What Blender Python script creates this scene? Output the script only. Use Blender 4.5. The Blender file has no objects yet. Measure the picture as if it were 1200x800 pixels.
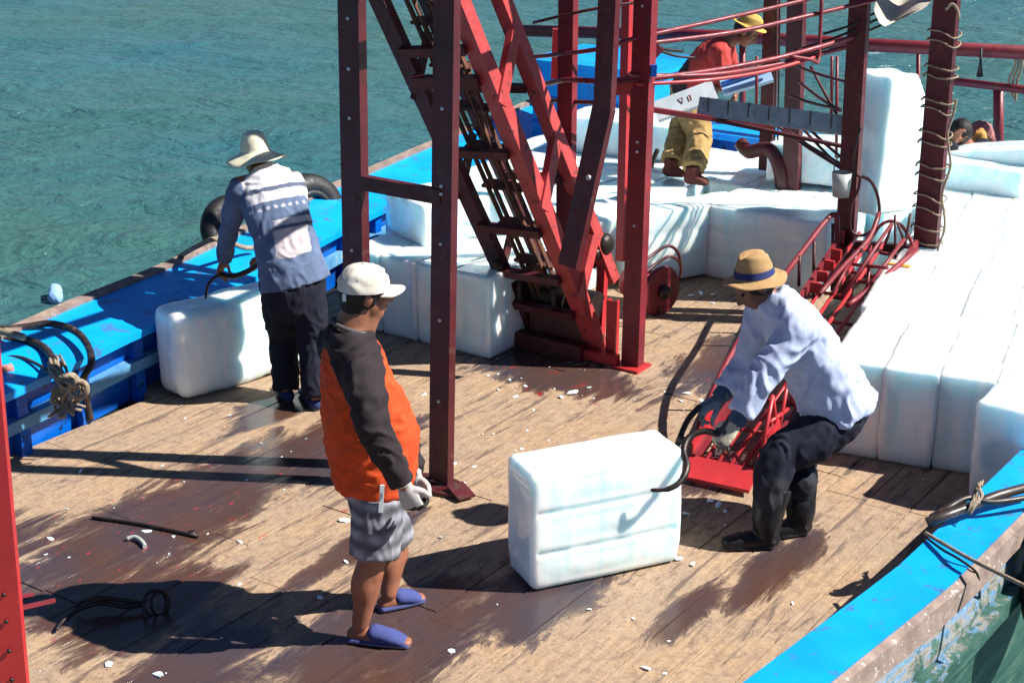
import bpy, bmesh, math, random
from mathutils import Vector, Matrix, noise
from math import sin, cos, pi, radians, sqrt, atan2, tan

SC = bpy.context.scene
COL = SC.collection

# ---------------------------------------------------------------- camera
CAM_H = 3.58; PITCH = radians(20); FPX = 1820.0
cam_d = bpy.data.cameras.new('camera'); cam = bpy.data.objects.new('camera', cam_d); COL.objects.link(cam)
cam.location = (0, 0, CAM_H); cam.rotation_euler = (pi/2 - PITCH, 0, 0)
cam_d.sensor_width = 36; cam_d.lens = FPX/1200*36; cam_d.clip_end = 6000; cam_d.clip_start = .05
SC.camera = cam

# ---------------------------------------------------------------- light
SUN_EL = radians(45.5)
SUN_TO = Vector((0.99, -0.10, 0)).normalized()          # horizontal direction towards the sun
world = bpy.data.worlds.new('World'); SC.world = world; world.use_nodes = True
wn = world.node_tree; bg = wn.nodes['Background']
sky = wn.nodes.new('ShaderNodeTexSky'); sky.sky_type = 'NISHITA'; sky.sun_disc = False
sky.sun_elevation = SUN_EL; sky.sun_rotation = atan2(SUN_TO.x, SUN_TO.y)
sky.altitude = 1200; sky.air_density = .75; sky.dust_density = .1; sky.ozone_density = 5.0
wn.links.new(sky.outputs[0], bg.inputs[0]); bg.inputs[1].default_value = 0.05
sun_d = bpy.data.lights.new('sun', 'SUN'); sun_d.energy = 5.0; sun_d.angle = radians(.5); sun_d.color = (1, .96, .90)
sun = bpy.data.objects.new('sun', sun_d); COL.objects.link(sun)
S3 = Vector((SUN_TO.x*cos(SUN_EL), SUN_TO.y*cos(SUN_EL), sin(SUN_EL)))
sun.rotation_euler = S3.to_track_quat('Z', 'Y').to_euler()
SC.view_settings.view_transform = 'Standard'; SC.view_settings.look = 'None'
SC.view_settings.exposure = 0.92; SC.view_settings.gamma = 1

# ---------------------------------------------------------------- coordinates
def ray(px, py):
    x = (px-600)/FPX; y = -(py-400)/FPX
    return Vector((x, cos(PITCH)+y*sin(PITCH), -sin(PITCH)+y*cos(PITCH)))
def PZ(px, py, z=0.0):                     # point seen at a pixel, on height z
    r = ray(px, py); k = (z-CAM_H)/r.z
    return Vector((r.x*k, r.y*k, z))
def PY(px, py, Y):                         # point seen at a pixel, at distance Y
    r = ray(px, py); k = Y/r.y
    return Vector((r.x*k, Y, CAM_H+r.z*k))
U = Vector((.57, .8216, 0)).normalized(); V = Vector((U.y, -U.x, 0)); ZU = Vector((0, 0, 1))
def W(s, t, z=0.0): return U*s + V*t + ZU*z        # boat frame: s along the hull, t to starboard
HEAD = atan2(U.y, U.x)

# ---------------------------------------------------------------- materials
def N(nt, t, **kw):
    n = nt.nodes.new(t)
    for k, v in kw.items():
        if k in n.inputs: n.inputs[k].default_value = v
        else: setattr(n, k, v)
    return n
def ramp(nt, fac, stops):
    r = nt.nodes.new('ShaderNodeValToRGB'); cr = r.color_ramp
    while len(cr.elements) < len(stops): cr.elements.new(.5)
    for e, (p, c) in zip(cr.elements, stops):
        e.position = p; e.color = (*c, 1) if len(c) == 3 else c
    nt.links.new(fac, r.inputs[0]); return r
def mixc(nt, fac, a, b, mode='MIX'):
    m = nt.nodes.new('ShaderNodeMix'); m.data_type = 'RGBA'; m.blend_type = mode
    for i, x in ((0, fac), (6, a), (7, b)):
        if hasattr(x, 'is_linked') or hasattr(x, 'links'): nt.links.new(x, m.inputs[i])
        elif isinstance(x, (int, float)): m.inputs[i].default_value = x
        else: m.inputs[i].default_value = (*x, 1)
    return m.outputs[2]
def math_(nt, op, a, b=None, clamp=False):
    m = nt.nodes.new('ShaderNodeMath'); m.operation = op; m.use_clamp = clamp
    for i, x in ((0, a), (1, b)):
        if x is None: continue
        if isinstance(x, (int, float)): m.inputs[i].default_value = x
        else: nt.links.new(x, m.inputs[i])
    return m.outputs[0]
def newmat(name):
    m = bpy.data.materials.new(name); m.use_nodes = True; nt = m.node_tree
    return m, nt, nt.nodes['Principled BSDF']
def noise_n(nt, vec, scale, detail=4, rough=.55, dist=0.0):
    n = nt.nodes.new('ShaderNodeTexNoise'); n.inputs['Scale'].default_value = scale
    n.inputs['Detail'].default_value = detail; n.inputs['Roughness'].default_value = rough
    n.inputs['Distortion'].default_value = dist
    if vec is not None: nt.links.new(vec, n.inputs['Vector'])
    return n.outputs['Fac']
def mapping(nt, vec, scale=(1, 1, 1), rot=(0, 0, 0), loc=(0, 0, 0)):
    mp = nt.nodes.new('ShaderNodeMapping')
    mp.inputs['Scale'].default_value = scale; mp.inputs['Rotation'].default_value = rot; mp.inputs['Location'].default_value = loc
    nt.links.new(vec, mp.inputs['Vector']); return mp.outputs[0]
def bump(nt, b, h, strength=.3, dist=.01):
    n = nt.nodes.new('ShaderNodeBump'); n.inputs['Strength'].default_value = strength; n.inputs['Distance'].default_value = dist
    nt.links.new(h, n.inputs['Height']); nt.links.new(n.outputs[0], b.inputs['Normal']); return n
def coord(nt, kind='Object'):
    return nt.nodes.new('ShaderNodeTexCoord').outputs[kind]
def gpos(nt): return nt.nodes.new('ShaderNodeNewGeometry').outputs['Position']

def simple(name, c1, c2=None, rough=.5, metal=0., nscale=8, lo=.35, hi=.65, bstr=.15, bscale=60, c3=None, c3thr=.66, spec=.5):
    m, nt, b = newmat(name); p = gpos(nt)
    c2 = c2 or tuple(x*.75 for x in c1)
    f = noise_n(nt, p, nscale, 6, .6)
    col = ramp(nt, f, [(lo, c2), (hi, c1)]).outputs[0]
    if c3:
        g = noise_n(nt, p, nscale*2.7, 8, .7)
        k = ramp(nt, g, [(c3thr, (0, 0, 0)), (c3thr+.03, (1, 1, 1))]).outputs[0]
        col = mixc(nt, k, col, c3)
    nt.links.new(col, b.inputs['Base Color'])
    r = ramp(nt, noise_n(nt, p, nscale*3, 4), [(.3, (rough*.75,)*3), (.7, (min(1, rough*1.25),)*3)]).outputs[0]
    nt.links.new(r, b.inputs['Roughness']); b.inputs['Metallic'].default_value = metal
    b.inputs['Specular IOR Level'].default_value = spec
    if bstr: bump(nt, b, noise_n(nt, p, bscale, 6, .6), bstr, .004)
    return m

M = {}
M['red'] = simple('red_paint', (.25, .022, .032), (.15, .014, .022), .48, nscale=5, c3=(.13, .035, .03), c3thr=.585, bstr=.25)
M['shaded_red'] = simple('shade_darkened_red_paint', (.095, .009, .014), (.055, .006, .009), .50, nscale=5, c3=(.09, .03, .025), c3thr=.585, bstr=.25)  # the red steel again, darkened in the colour for post faces in shade
M['conv_red'] = simple('worn_red_sunlit_tone', (.50, .065, .065), (.38, .045, .045), .42, nscale=6, c3=(.12, .04, .03), c3thr=.58, bstr=.3)  # conveyor red, sunlit salmon tone put into the colour
M['bright_red'] = simple('bright_red_paint', (.50, .030, .034), (.38, .022, .028), .4, nscale=4, c3=(.30, .05, .03), c3thr=.63)
M['dark_red'] = simple('worn_red_shade_tone', (.085, .009, .013), (.05, .006, .009), .5, nscale=7, c3=(.06, .03, .02), c3thr=.56, bstr=.3)  # worn red with shade put into the colour, for the dark-side steel
M['rust'] = simple('rusty_steel', (.16, .06, .03), (.06, .03, .025), .7, nscale=14, c3=(.30, .13, .05), c3thr=.6, bstr=.4)
M['blue'] = simple('blue_boat_paint', (.0, .36, .86), (.0, .27, .74), .38, nscale=3, c3=(.05, .17, .36), c3thr=.585, bstr=.4, bscale=30)
M['deep_blue'] = simple('deep_blue_boat_paint', (.0, .12, .55), (.0, .07, .36), .35, nscale=4, c3=(.01, .03, .10), c3thr=.6, bstr=.3, bscale=30)
M['pale_blue'] = simple('faded_blue_paint', (.12, .33, .50), (.06, .22, .42), .5, nscale=6, c3=(.35, .42, .42), c3thr=.6)
M['rim_wood'] = simple('weathered_rim_wood', (.30, .22, .18), (.17, .12, .10), .8, nscale=9, c3=(.45, .40, .36), c3thr=.6, bstr=.6)
M['black'] = simple('black_rubber', (.012, .012, .014), (.007, .007, .008), .6, nscale=12, bstr=.3)
M['rubber_boot'] = simple('black_boot_rubber', (.012, .013, .016), (.02, .02, .022), .35, nscale=9, bstr=.15)
M['iron'] = simple('dark_iron', (.03, .028, .03), (.05, .03, .022), .45, .6, nscale=20, bstr=.3)
M['steel'] = simple('bright_bolt_steel', (.7, .7, .7), (.5, .5, .5), .35, .4, nscale=20)
M['grey_metal'] = simple('blue_grey_metal', (.28, .40, .45), (.20, .30, .35), .5, .0, nscale=8, c3=(.10, .10, .09), c3thr=.6)
M['white_paint'] = simple('white_painted_wood', (.74, .78, .80), (.55, .62, .66), .5, nscale=6, c3=(.35, .33, .30), c3thr=.62)
M['light_blue'] = simple('light_blue_painted_wood', (.42, .60, .78), (.32, .50, .70), .5, nscale=6)
M['canvas'] = simple('beige_canvas', (.52, .46, .38), (.40, .35, .29), .9, nscale=6, bstr=.5, bscale=120)
M['rope'] = simple('tan_rope', (.36, .29, .20), (.20, .15, .10), .9, nscale=30, bstr=.9, bscale=160)
M['hose'] = simple('brown_black_hose', (.05, .032, .026), (.018, .015, .014), .45, nscale=7, c3=(.16, .08, .06), c3thr=.6)
M['yellow'] = simple('orange_yellow_plastic', (.75, .35, .03), (.6, .26, .03), .5)
M['bag_blue'] = simple('blue_plastic_sheet', (.02, .25, .62), (.01, .12, .4), .4)
M['float'] = simple('pale_blue_foam', (.35, .55, .85), (.3, .5, .8), .6)
M['bucket'] = simple('grey_white_plastic', (.50, .52, .50), (.32, .33, .30), .5, nscale=10)
M['hatch_pink'] = simple('faded_pink_fabric', (.5, .2, .17), (.35, .13, .11), .8)

# ice
def ice_mat():
    m, nt, b = newmat('ice'); p = coord(nt)
    st = mapping(nt, p, (9, 9, 1.2))
    f = noise_n(nt, st, 1.0, 5, .6, .6); g = noise_n(nt, p, 2.3, 3)
    c = ramp(nt, f, [(.30, (.62, .87, .93)), (.52, (.80, .94, .97)), (.68, (.91, .975, .99))]).outputs[0]
    c = mixc(nt, ramp(nt, g, [(.45, (0, 0, 0)), (.8, (.6, .6, .6))]).outputs[0], c, (.72, .89, .95))
    nt.links.new(c, b.inputs['Base Color'])
    b.inputs['Subsurface Weight'].default_value = .85; b.inputs['Coat Weight'].default_value = .5; b.inputs['Coat Roughness'].default_value = .08
    b.inputs['Subsurface Radius'].default_value = (.07, .11, .14); b.inputs['Subsurface Scale'].default_value = .9
    b.inputs['IOR'].default_value = 1.31
    r = ramp(nt, noise_n(nt, p, 7, 4), [(.3, (.10,)*3), (.7, (.38,)*3)]).outputs[0]
    nt.links.new(r, b.inputs['Roughness'])
    h = math_(nt, 'ADD', noise_n(nt, p, 14, 4), math_(nt, 'MULTIPLY', noise_n(nt, st, 2.0, 3), .8))
    bump(nt, b, h, .16, .010)
    return m
M['ice'] = ice_mat()

def chip_mat():
    m, nt, b = newmat('ice_chip'); b.inputs['Base Color'].default_value = (.85, .92, .95, 1)
    b.inputs['Roughness'].default_value = .2; b.inputs['Subsurface Weight'].default_value = .3
    b.inputs['Subsurface Scale'].default_value = .02
    return m
M['chip'] = chip_mat()

# deck planks: wet patches are stains with a shape of their own, in the boat's own directions
WET = [(5.0, -5.55, 1.75, .42), (6.05, -5.35, .75, .36), (4.2, -5.0, .6, .35), (3.9, -6.1, .7, .4), (4.6, -3.9, .85, .42), (5.35, -3.55, .8, .27),
       (3.9, -4.4, .6, .3), (7.75, -5.05, .35, .75), (6.2, -2.75, .5, .14), (5.6, -2.9, .4, .10), (8.7, -4.2, .9, .35), (7.2, -3.5, .7, .16), (6.3, -6.1, .5, .18), (5.2, -4.55, .6, .10)]
def deck_mat():
    m, nt, b = newmat('deck_wood'); p = gpos(nt)
    q = mapping(nt, p, rot=(0, 0, -HEAD))                 # x runs along the planks (s), y = -t
    sep = nt.nodes.new('ShaderNodeSeparateXYZ'); nt.links.new(q, sep.inputs[0])
    X, Y = sep.outputs[0], sep.outputs[1]
    info = nt.nodes.new('ShaderNodeObjectInfo')
    grain = noise_n(nt, mapping(nt, q, (2.2, 34, 1)), 1.0, 8, .65, .4)
    patch = noise_n(nt, q, 1.7, 6, .6); fine = noise_n(nt, q, 55, 6, .75)
    gritty = noise_n(nt, q, 16, 8, .78)
    c = ramp(nt, grain, [(.25, (.25, .155, .09)), (.5, (.41, .275, .165)), (.75, (.50, .35, .22))]).outputs[0]
    c = mixc(nt, ramp(nt, patch, [(.40, (0, 0, 0)), (.62, (.75, .75, .75))]).outputs[0], c, (.34, .255, .18))
    c = mixc(nt, math_(nt, 'MULTIPLY', info.outputs['Random'], .18), c, (.33, .21, .12))
    c = mixc(nt, ramp(nt, gritty, [(.47, (0, 0, 0)), (.66, (.8, .8, .8))]).outputs[0], c, (.19, .125, .095))
    c = mixc(nt, ramp(nt, fine, [(.54, (0, 0, 0)), (.66, (.7, .7, .7))]).outputs[0], c, (.09, .06, .05))
    scr = noise_n(nt, mapping(nt, q, (1.5, 13, 1)), 1.0, 9, .74, .5)
    c = mixc(nt, ramp(nt, scr, [(.545, (0, 0, 0)), (.60, (.82, .82, .82))]).outputs[0], c, (.11, .075, .06))
    c = mixc(nt, ramp(nt, scr, [(.30, (.5, .5, .5)), (.38, (0, 0, 0))]).outputs[0], c, (.56, .42, .31))
    # wet blobs
    dist = math_(nt, 'MULTIPLY', math_(nt, 'SUBTRACT', noise_n(nt, mapping(nt, q, (1.8, 6.0, 1)), 1.0, 9, .70, .8), .5), 2.5)
    acc = None
    for (s0, t0, a, bb) in WET:
        dx = math_(nt, 'DIVIDE', math_(nt, 'SUBTRACT', X, s0), a)
        dy = math_(nt, 'DIVIDE', math_(nt, 'SUBTRACT', Y, -t0), bb)
        r = math_(nt, 'SQRT', math_(nt, 'ADD', math_(nt, 'MULTIPLY', dx, dx), math_(nt, 'MULTIPLY', dy, dy)))
        v = math_(nt, 'SUBTRACT', 1.25, r)
        acc = v if acc is None else math_(nt, 'MAXIMUM', acc, v)
    acc = math_(nt, 'MAXIMUM', acc, -.55)
    wetf = math_(nt, 'ADD', acc, dist)
    wet = ramp(nt, wetf, [(.28, (0, 0, 0)), (.40, (.75, .75, .75)), (.60, (1, 1, 1))]).outputs[0]
    wn1 = noise_n(nt, q, 1.1, 3)
    wc = ramp(nt, wn1, [(.35, (.040, .040, .058)), (.62, (.075, .036, .026)), (.75, (.055, .042, .042))]).outputs[0]  # wet wood tones; the bluish one has sky reflection put into its colour
    wc = mixc(nt, .2, wc, mixc(nt, 1.0, c, (.35, .25, .2), 'MULTIPLY'))
    c = mixc(nt, wet, c, wc)
    # flecks of red and blue paint on the port side, where the hull is touched up
    def fleck(sc, thr, col, s0, s1, t0, t1, cin):
        k = ramp(nt, noise_n(nt, mapping(nt, q, (1, 1.7, 1)), sc, 5, .7), [(thr, (0, 0, 0)), (thr+.04, (1, 1, 1))]).outputs[0]
        dx = math_(nt, 'DIVIDE', math_(nt, 'SUBTRACT', X, (s0+s1)/2), (s1-s0)/2); dy = math_(nt, 'DIVIDE', math_(nt, 'SUBTRACT', Y, -(t0+t1)/2), (t1-t0)/2)
        r = math_(nt, 'SQRT', math_(nt, 'ADD', math_(nt, 'MULTIPLY', dx, dx), math_(nt, 'MULTIPLY', dy, dy)))
        k2 = math_(nt, 'MULTIPLY', k, ramp(nt, r, [(.75, (1, 1, 1)), (1.0, (0, 0, 0))]).outputs[0])
        return mixc(nt, k2, cin, col)
    c = fleck(9, .63, (.40, .035, .05), 3.0, 6.4, -6.2, -4.6, c)
    c = fleck(7, .69, (.02, .18, .42), 3.6, 5.4, -6.0, -5.0, c)
    c = fleck(4.5, .60, (.24, .03, .025), 7.2, 8.3, -5.6, -4.3, c)
    c = fleck(8, .60, (.38, .03, .03), 7.3, 8.6, -4.3, -3.3, c)
    nt.links.new(c, b.inputs['Base Color'])
    rr = mixc(nt, wet, (.78,)*3, (.10,)*3); nt.links.new(rr, b.inputs['Roughness'])
    b.inputs['Specular IOR Level'].default_value = .4
    h = math_(nt, 'ADD', math_(nt, 'MULTIPLY', grain, .6), math_(nt, 'ADD', math_(nt, 'MULTIPLY', fine, .25), gritty))
    h = math_(nt, 'MULTIPLY', h, math_(nt, 'SUBTRACT', 1.0, math_(nt, 'MULTIPLY', wet, .75)))
    bump(nt, b, h, .55, .008)
    return m
M['deck'] = deck_mat()

def hull_mat():
    m, nt, b = newmat('worn_green_hull'); p = gpos(nt)
    q = mapping(nt, p, (1, 1, 1), (0, 0, -HEAD)); st = mapping(nt, q, (.8, 1, 4))
    f = noise_n(nt, st, 3, 8, .7, .5); g = noise_n(nt, q, 9, 8, .75)
    c = ramp(nt, f, [(.3, (.012, .05, .045)), (.5, (.03, .10, .075)), (.62, (.07, .15, .11)), (.72, (.28, .25, .20))]).outputs[0]
    sep = nt.nodes.new('ShaderNodeSeparateXYZ'); nt.links.new(q, sep.inputs[0])
    top = math_(nt, 'ADD', math_(nt, 'MULTIPLY', sep.outputs[2], 1.8), math_(nt, 'MULTIPLY', g, 1.3))
    k = ramp(nt, top, [(.76, (0, 0, 0)), (.84, (1, 1, 1))]).outputs[0]
    c2 = ramp(nt, noise_n(nt, st, 7, 6, .7), [(.35, (.10, .12, .11)), (.48, (.30, .27, .23)), (.58, (.05, .22, .42)), (.64, (.45, .43, .38))]).outputs[0]
    c = mixc(nt, k, c, c2)
    nt.links.new(c, b.inputs['Base Color']); b.inputs['Roughness'].default_value = .55
    bump(nt, b, math_(nt, 'ADD', f, g), .6, .02)
    return m
M['hull'] = hull_mat()

def water_mat():
    m, nt, b = newmat('sea_water'); p = gpos(nt)
    big = noise_n(nt, p, .10, 3)
    c = ramp(nt, big, [(.38, (.042, .118, .100)), (.62, (.028, .118, .140))]).outputs[0]
    nt.links.new(c, b.inputs['Base Color']); b.inputs['Roughness'].default_value = .22; b.inputs['IOR'].default_value = 1.33
    a = noise_n(nt, mapping(nt, p, (.62, 1.0, 1), (0, 0, .12)), .95, 4, .55, .8)
    bb = noise_n(nt, mapping(nt, p, (.8, 1.2, 1), (0, 0, -.2)), 3.4, 4, .6, .6)
    h = math_(nt, 'ADD', math_(nt, 'MULTIPLY', a, 1.0), math_(nt, 'MULTIPLY', bb, .42))
    bump(nt, b, h, .85, .40)
    return m
M['water'] = water_mat()

def attr_mat(name, rough=.85, bscale=230, bstr=.25, fold=.35, sss=0, spec=.3):
    m, nt, b = newmat(name); p = gpos(nt)
    at = nt.nodes.new('ShaderNodeAttribute'); at.attribute_name = 'Col'
    f = noise_n(nt, p, 18, 5, .65)
    c = mixc(nt, ramp(nt, f, [(.35, (1, 1, 1)), (.7, (0, 0, 0))]).outputs[0], at.outputs['Color'], mixc(nt, 1.0, at.outputs['Color'], (.80, .80, .82), 'MULTIPLY'))
    nt.links.new(c, b.inputs['Base Color']); b.inputs['Roughness'].default_value = rough
    b.inputs['Specular IOR Level'].default_value = spec
    if sss: b.inputs['Subsurface Weight'].default_value = sss; b.inputs['Subsurface Scale'].default_value = .01; b.inputs['Subsurface Radius'].default_value = (1, .35, .2)
    h = math_(nt, 'ADD', math_(nt, 'MULTIPLY', noise_n(nt, p, bscale, 3), .15), math_(nt, 'MULTIPLY', noise_n(nt, mapping(nt, p, (1, 1, .6)), 26, 3, .5, 1.0), fold))
    bump(nt, b, h, bstr*2, .012)
    return m
M['cloth'] = attr_mat('cloth'); M['skin'] = attr_mat('skin', .5, 300, .08, .12, .12, .4)
M['straw'] = attr_mat('straw_hat', .8, 400, .35, .15); M['hair'] = attr_mat('hair', .5, 500, .6, .2)

# ---------------------------------------------------------------- mesh building
def tagit(o, label=None, cat=None, group=None, kind=None):
    if label: o['label'] = label
    if cat: o['category'] = cat
    if group: o['group'] = group
    if kind: o['kind'] = kind
    return o
def link(name, me, parent=None, loc=None, rot=None):
    o = bpy.data.objects.new(name, me); COL.objects.link(o)
    if loc is not None: o.location = loc
    if rot is not None: o.rotation_euler = rot
    if parent is not None: o.parent = parent
    return o
def empty(name, loc=(0, 0, 0), rz=0):
    o = bpy.data.objects.new(name, None); COL.objects.link(o); o.location = loc; o.rotation_euler = (0, 0, rz)
    o.empty_display_size = .2; return o
class MB:
    """collects world-space geometry; build() moves it to the parent's frame and links it as one object"""
    def __init__(s): s.v = []; s.f = []; s.smooth = []
    def add(s, vs, fs, smooth=False):
        n = len(s.v); s.v += [Vector(v) for v in vs]; s.f += [tuple(n+i for i in f) for f in fs]; s.smooth += [smooth]*len(fs); return s
    def obox(s, c, ax, ay, az):                # centre and three half-axis vectors
        c = Vector(c); vs = [c+ax*i+ay*j+az*k for k in (-1, 1) for j in (-1, 1) for i in (-1, 1)]
        fs = [(0, 2, 3, 1), (4, 5, 7, 6), (0, 1, 5, 4), (2, 6, 7, 3), (0, 4, 6, 2), (1, 3, 7, 5)]
        if ax.cross(ay).dot(az) < 0: fs = [tuple(reversed(f)) for f in fs]
        return s.add(vs, fs)
    def bar(s, p0, p1, w, h, up=ZU, ext=0):    # box section between two points; w across, h along "up"
        p0 = Vector(p0); p1 = Vector(p1); d = (p1-p0); L = d.length; d.normalize()
        side = d.cross(up)
        if side.length < 1e-4: side = d.cross(Vector((1, 0, 0)))
        side.normalize(); u2 = side.cross(d).normalized()
        return s.obox((p0+p1)/2, d*(L/2+ext), side*(w/2), u2*(h/2))
    def channel(s, p0, p1, w, d, face, th=.009):   # C section: web looks along "face", flanges run back from it
        p0 = Vector(p0); p1 = Vector(p1); ax = (p1-p0); L = ax.length; ax.normalize()
        f = (face - ax*face.dot(ax)).normalized(); sd = ax.cross(f).normalized(); c = (p0+p1)/2
        s.obox(c-f*(th/2), ax*(L/2), sd*(w/2), f*(th/2))
        for k in (-1, 1): s.obox(c-f*(th+(d-th)/2)+sd*k*(w/2-th/2), ax*(L/2), sd*(th/2), f*((d-th)/2))
        return s
    def tube(s, pts, r, n=8, res=1, cap=True):
        pts = [Vector(p) for p in pts]
        if res > 1: pts = spline(pts, res)
        rs = r if isinstance(r, (list, tuple)) else [r]*len(pts)
        if len(rs) != len(pts): rs = [rs[min(len(rs)-1, int(i*len(rs)/len(pts)))] for i in range(len(pts))]
        vs = []; fs = []; prev = None
        for i, p in enumerate(pts):
            t = (pts[min(i+1, len(pts)-1)]-pts[max(i-1, 0)]).normalized()
            if prev is None:
                a = t.cross(ZU); a = a.normalized() if a.length > 1e-3 else Vector((1, 0, 0))
            else:
                a = prev - t*prev.dot(t)
                a = a.normalized() if a.length > 1e-5 else t.orthogonal().normalized()
            prev = a; b = t.cross(a)
            for k in range(n): vs.append(p+(a*cos(2*pi*k/n)+b*sin(2*pi*k/n))*rs[i])
        for i in range(len(pts)-1):
            for k in range(n): fs.append((i*n+k, i*n+(k+1) % n, (i+1)*n+(k+1) % n, (i+1)*n+k))
        s.add(vs, fs, True)
        if cap:
            m = len(s.v)-len(vs); s.f.append(tuple(m+k for k in reversed(range(n)))); s.f.append(tuple(m+(len(pts)-1)*n+k for k in range(n))); s.smooth += [False, False]
        return s
    def lathe(s, prof, origin, axis=ZU, n=24, wob=None, smooth=True):
        origin = Vector(origin); axis = Vector(axis).normalized(); a = axis.orthogonal().normalized(); b = axis.cross(a)
        vs = []; fs = []
        for j, (r, z) in enumerate(prof):
            for k in range(n):
                th = 2*pi*k/n; rr = r; zz = z
                if wob: rr, zz = wob(r, z, th)
                vs.append(origin+axis*zz+(a*cos(th)+b*sin(th))*rr)
        for j in range(len(prof)-1):
            for k in range(n): fs.append((j*n+k, j*n+(k+1) % n, (j+1)*n+(k+1) % n, (j+1)*n+k))
        return s.add(vs, fs, smooth)
    def torus(s, c, axis, R, r, n=28, m=10, a0=0, a1=2*pi):
        axis = Vector(axis).normalized(); a = axis.orthogonal().normalized(); b = axis.cross(a); c = Vector(c)
        vs = []; fs = []
        for i in range(n):
            th = 2*pi*i/n; d = a*cos(th)+b*sin(th)
            for j in range(m): ph = 2*pi*j/m; vs.append(c+d*(R+r*cos(ph))+axis*r*sin(ph))
        for i in range(n):
            for j in range(m): fs.append((i*m+j, ((i+1) % n)*m+j, ((i+1) % n)*m+(j+1) % m, i*m+(j+1) % m))
        return s.add(vs, fs, True)
    def mesh(s, name, mats, mi=None):
        me = bpy.data.meshes.new(name); me.from_pydata([tuple(v) for v in s.v], [], s.f)
        for m in (mats if isinstance(mats, (list, tuple)) else [mats]): me.materials.append(m)
        me.polygons.foreach_set('use_smooth', s.smooth); me.update(); return me
    def build(s, name, mats, parent=None, origin=None):
        if origin is not None: o0 = Vector(origin)
        elif parent is not None: o0 = None
        else: o0 = Vector((0, 0, 0))
        if parent is not None:
            inv = wmat(parent).inverted(); s.v = [inv @ v for v in s.v]
            if origin is not None:
                c = inv @ o0; s.v = [v-c for v in s.v]; return link(name, s.mesh(name, mats), parent, loc=c)
            return link(name, s.mesh(name, mats), parent)
        s.v = [v-o0 for v in s.v]
        return link(name, s.mesh(name, mats), None, loc=o0)
def wmat(o):
    m = Matrix.LocRotScale(o.location, o.rotation_euler, o.scale)
    return wmat(o.parent) @ m if o.parent else m
def spline(pts, res):
    out = []; n = len(pts)
    for i in range(n-1):
        p0 = pts[max(i-1, 0)]; p1 = pts[i]; p2 = pts[i+1]; p3 = pts[min(i+2, n-1)]
        for k in range(res):
            t = k/res
            out.append(.5*((2*p1)+(p2-p0)*t+(2*p0-5*p1+4*p2-p3)*t*t+(3*p1-p0-3*p2+p3)*t**3))
    out.append(pts[-1]); return out
def interp(tab, x):
    if x <= tab[0][0]: return tab[0][1]
    for (a, va), (b, vb) in zip(tab, tab[1:]):
        if x <= b: return va+(vb-va)*(x-a)/(b-a)
    return tab[-1][1]
# ================================================================= WATER
rnd = random.Random(5)
def build_water():
    bm = bmesh.new(); zw = -.9
    # a fine sheet where the camera looks, widening rows out to the horizon
    xs = [-60+i*.5 for i in range(241)]; ys = [4+j*.22 for j in range(60)]
    y = ys[-1]; st = .22
    while y < 120: st *= 1.03; y += st; ys.append(y)
    grid = []
    for yy in ys:
        row = []
        for xx in xs:
            k = 1 if yy < 90 else max(0, 1-(yy-90)/30)
            x2 = xx*(.35 if yy < 20 else .35+.65*min(1, (yy-20)/60))
            h = .045*noise.noise(Vector((x2*.55, yy*1.25, 1)))+.02*noise.noise(Vector((x2*1.5, yy*3.2, 7)))
            row.append(bm.verts.new((x2, yy, zw+h*k)))
        grid.append(row)
    for j in range(len(ys)-1):
        for i in range(len(xs)-1): bm.faces.new((grid[j][i], grid[j][i+1], grid[j+1][i+1], grid[j+1][i]))
    me = bpy.data.meshes.new('water_near'); 
    for f in bm.faces: f.smooth = True
    bm.to_mesh(me); bm.free(); me.materials.append(M['water'])
    return me
wo = link('water', build_water()); tagit(wo, kind='structure')
far = MB().add([(-3000, -500, -1.05), (3000, -500, -1.05), (3000, 5000, -1.05), (-3000, 5000, -1.05)], [(0, 1, 2, 3)])
tagit(far.build('open_water', M['water']), kind='structure')

# ================================================================= BOAT
boat = empty('cargo_boat', W(7, -4.5, -.9), HEAD)
tagit(boat, 'wooden cargo boat with bright blue gunwales and wet planked deck loaded with ice', 'boat')
LT = [(-.5, -6.3), (2, -6.8), (4, -7.1), (5.26, -7.26), (5.93, -7.38), (6.69, -7.46), (7.26, -7.58), (8.75, -7.92), (10.35, -8.2), (13.2, -8.66)]
RT = [(-.5, -2.35), (2, -2.2), (4.8, -1.92), (5.85, -1.80), (7, -1.76), (10, -1.7), (13.2, -1.9)]
def tl(s): return interp(LT, s)
def tr(s): return interp(RT, s)
S0, S1 = -.4, 13.1
NS = 46
SS = [S0+(S1-S0)*i/(NS-1) for i in range(NS)]
def loft(profL, smooth=False):
    """profL(s) -> list of (t,z); closed ring swept along the hull"""
    m = MB(); vs = []; fs = []; n = None
    for s in SS:
        pr = profL(s); n = len(pr)
        for (t, z) in pr: vs.append(W(s, t, z))
    for i in range(NS-1):
        for k in range(n): fs.append((i*n+k, (i+1)*n+k, (i+1)*n+(k+1) % n, i*n+(k+1) % n))
    fs.append(tuple(range(n))); fs.append(tuple((NS-1)*n+k for k in reversed(range(n))))
    return m.add(vs, fs, smooth)
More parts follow.
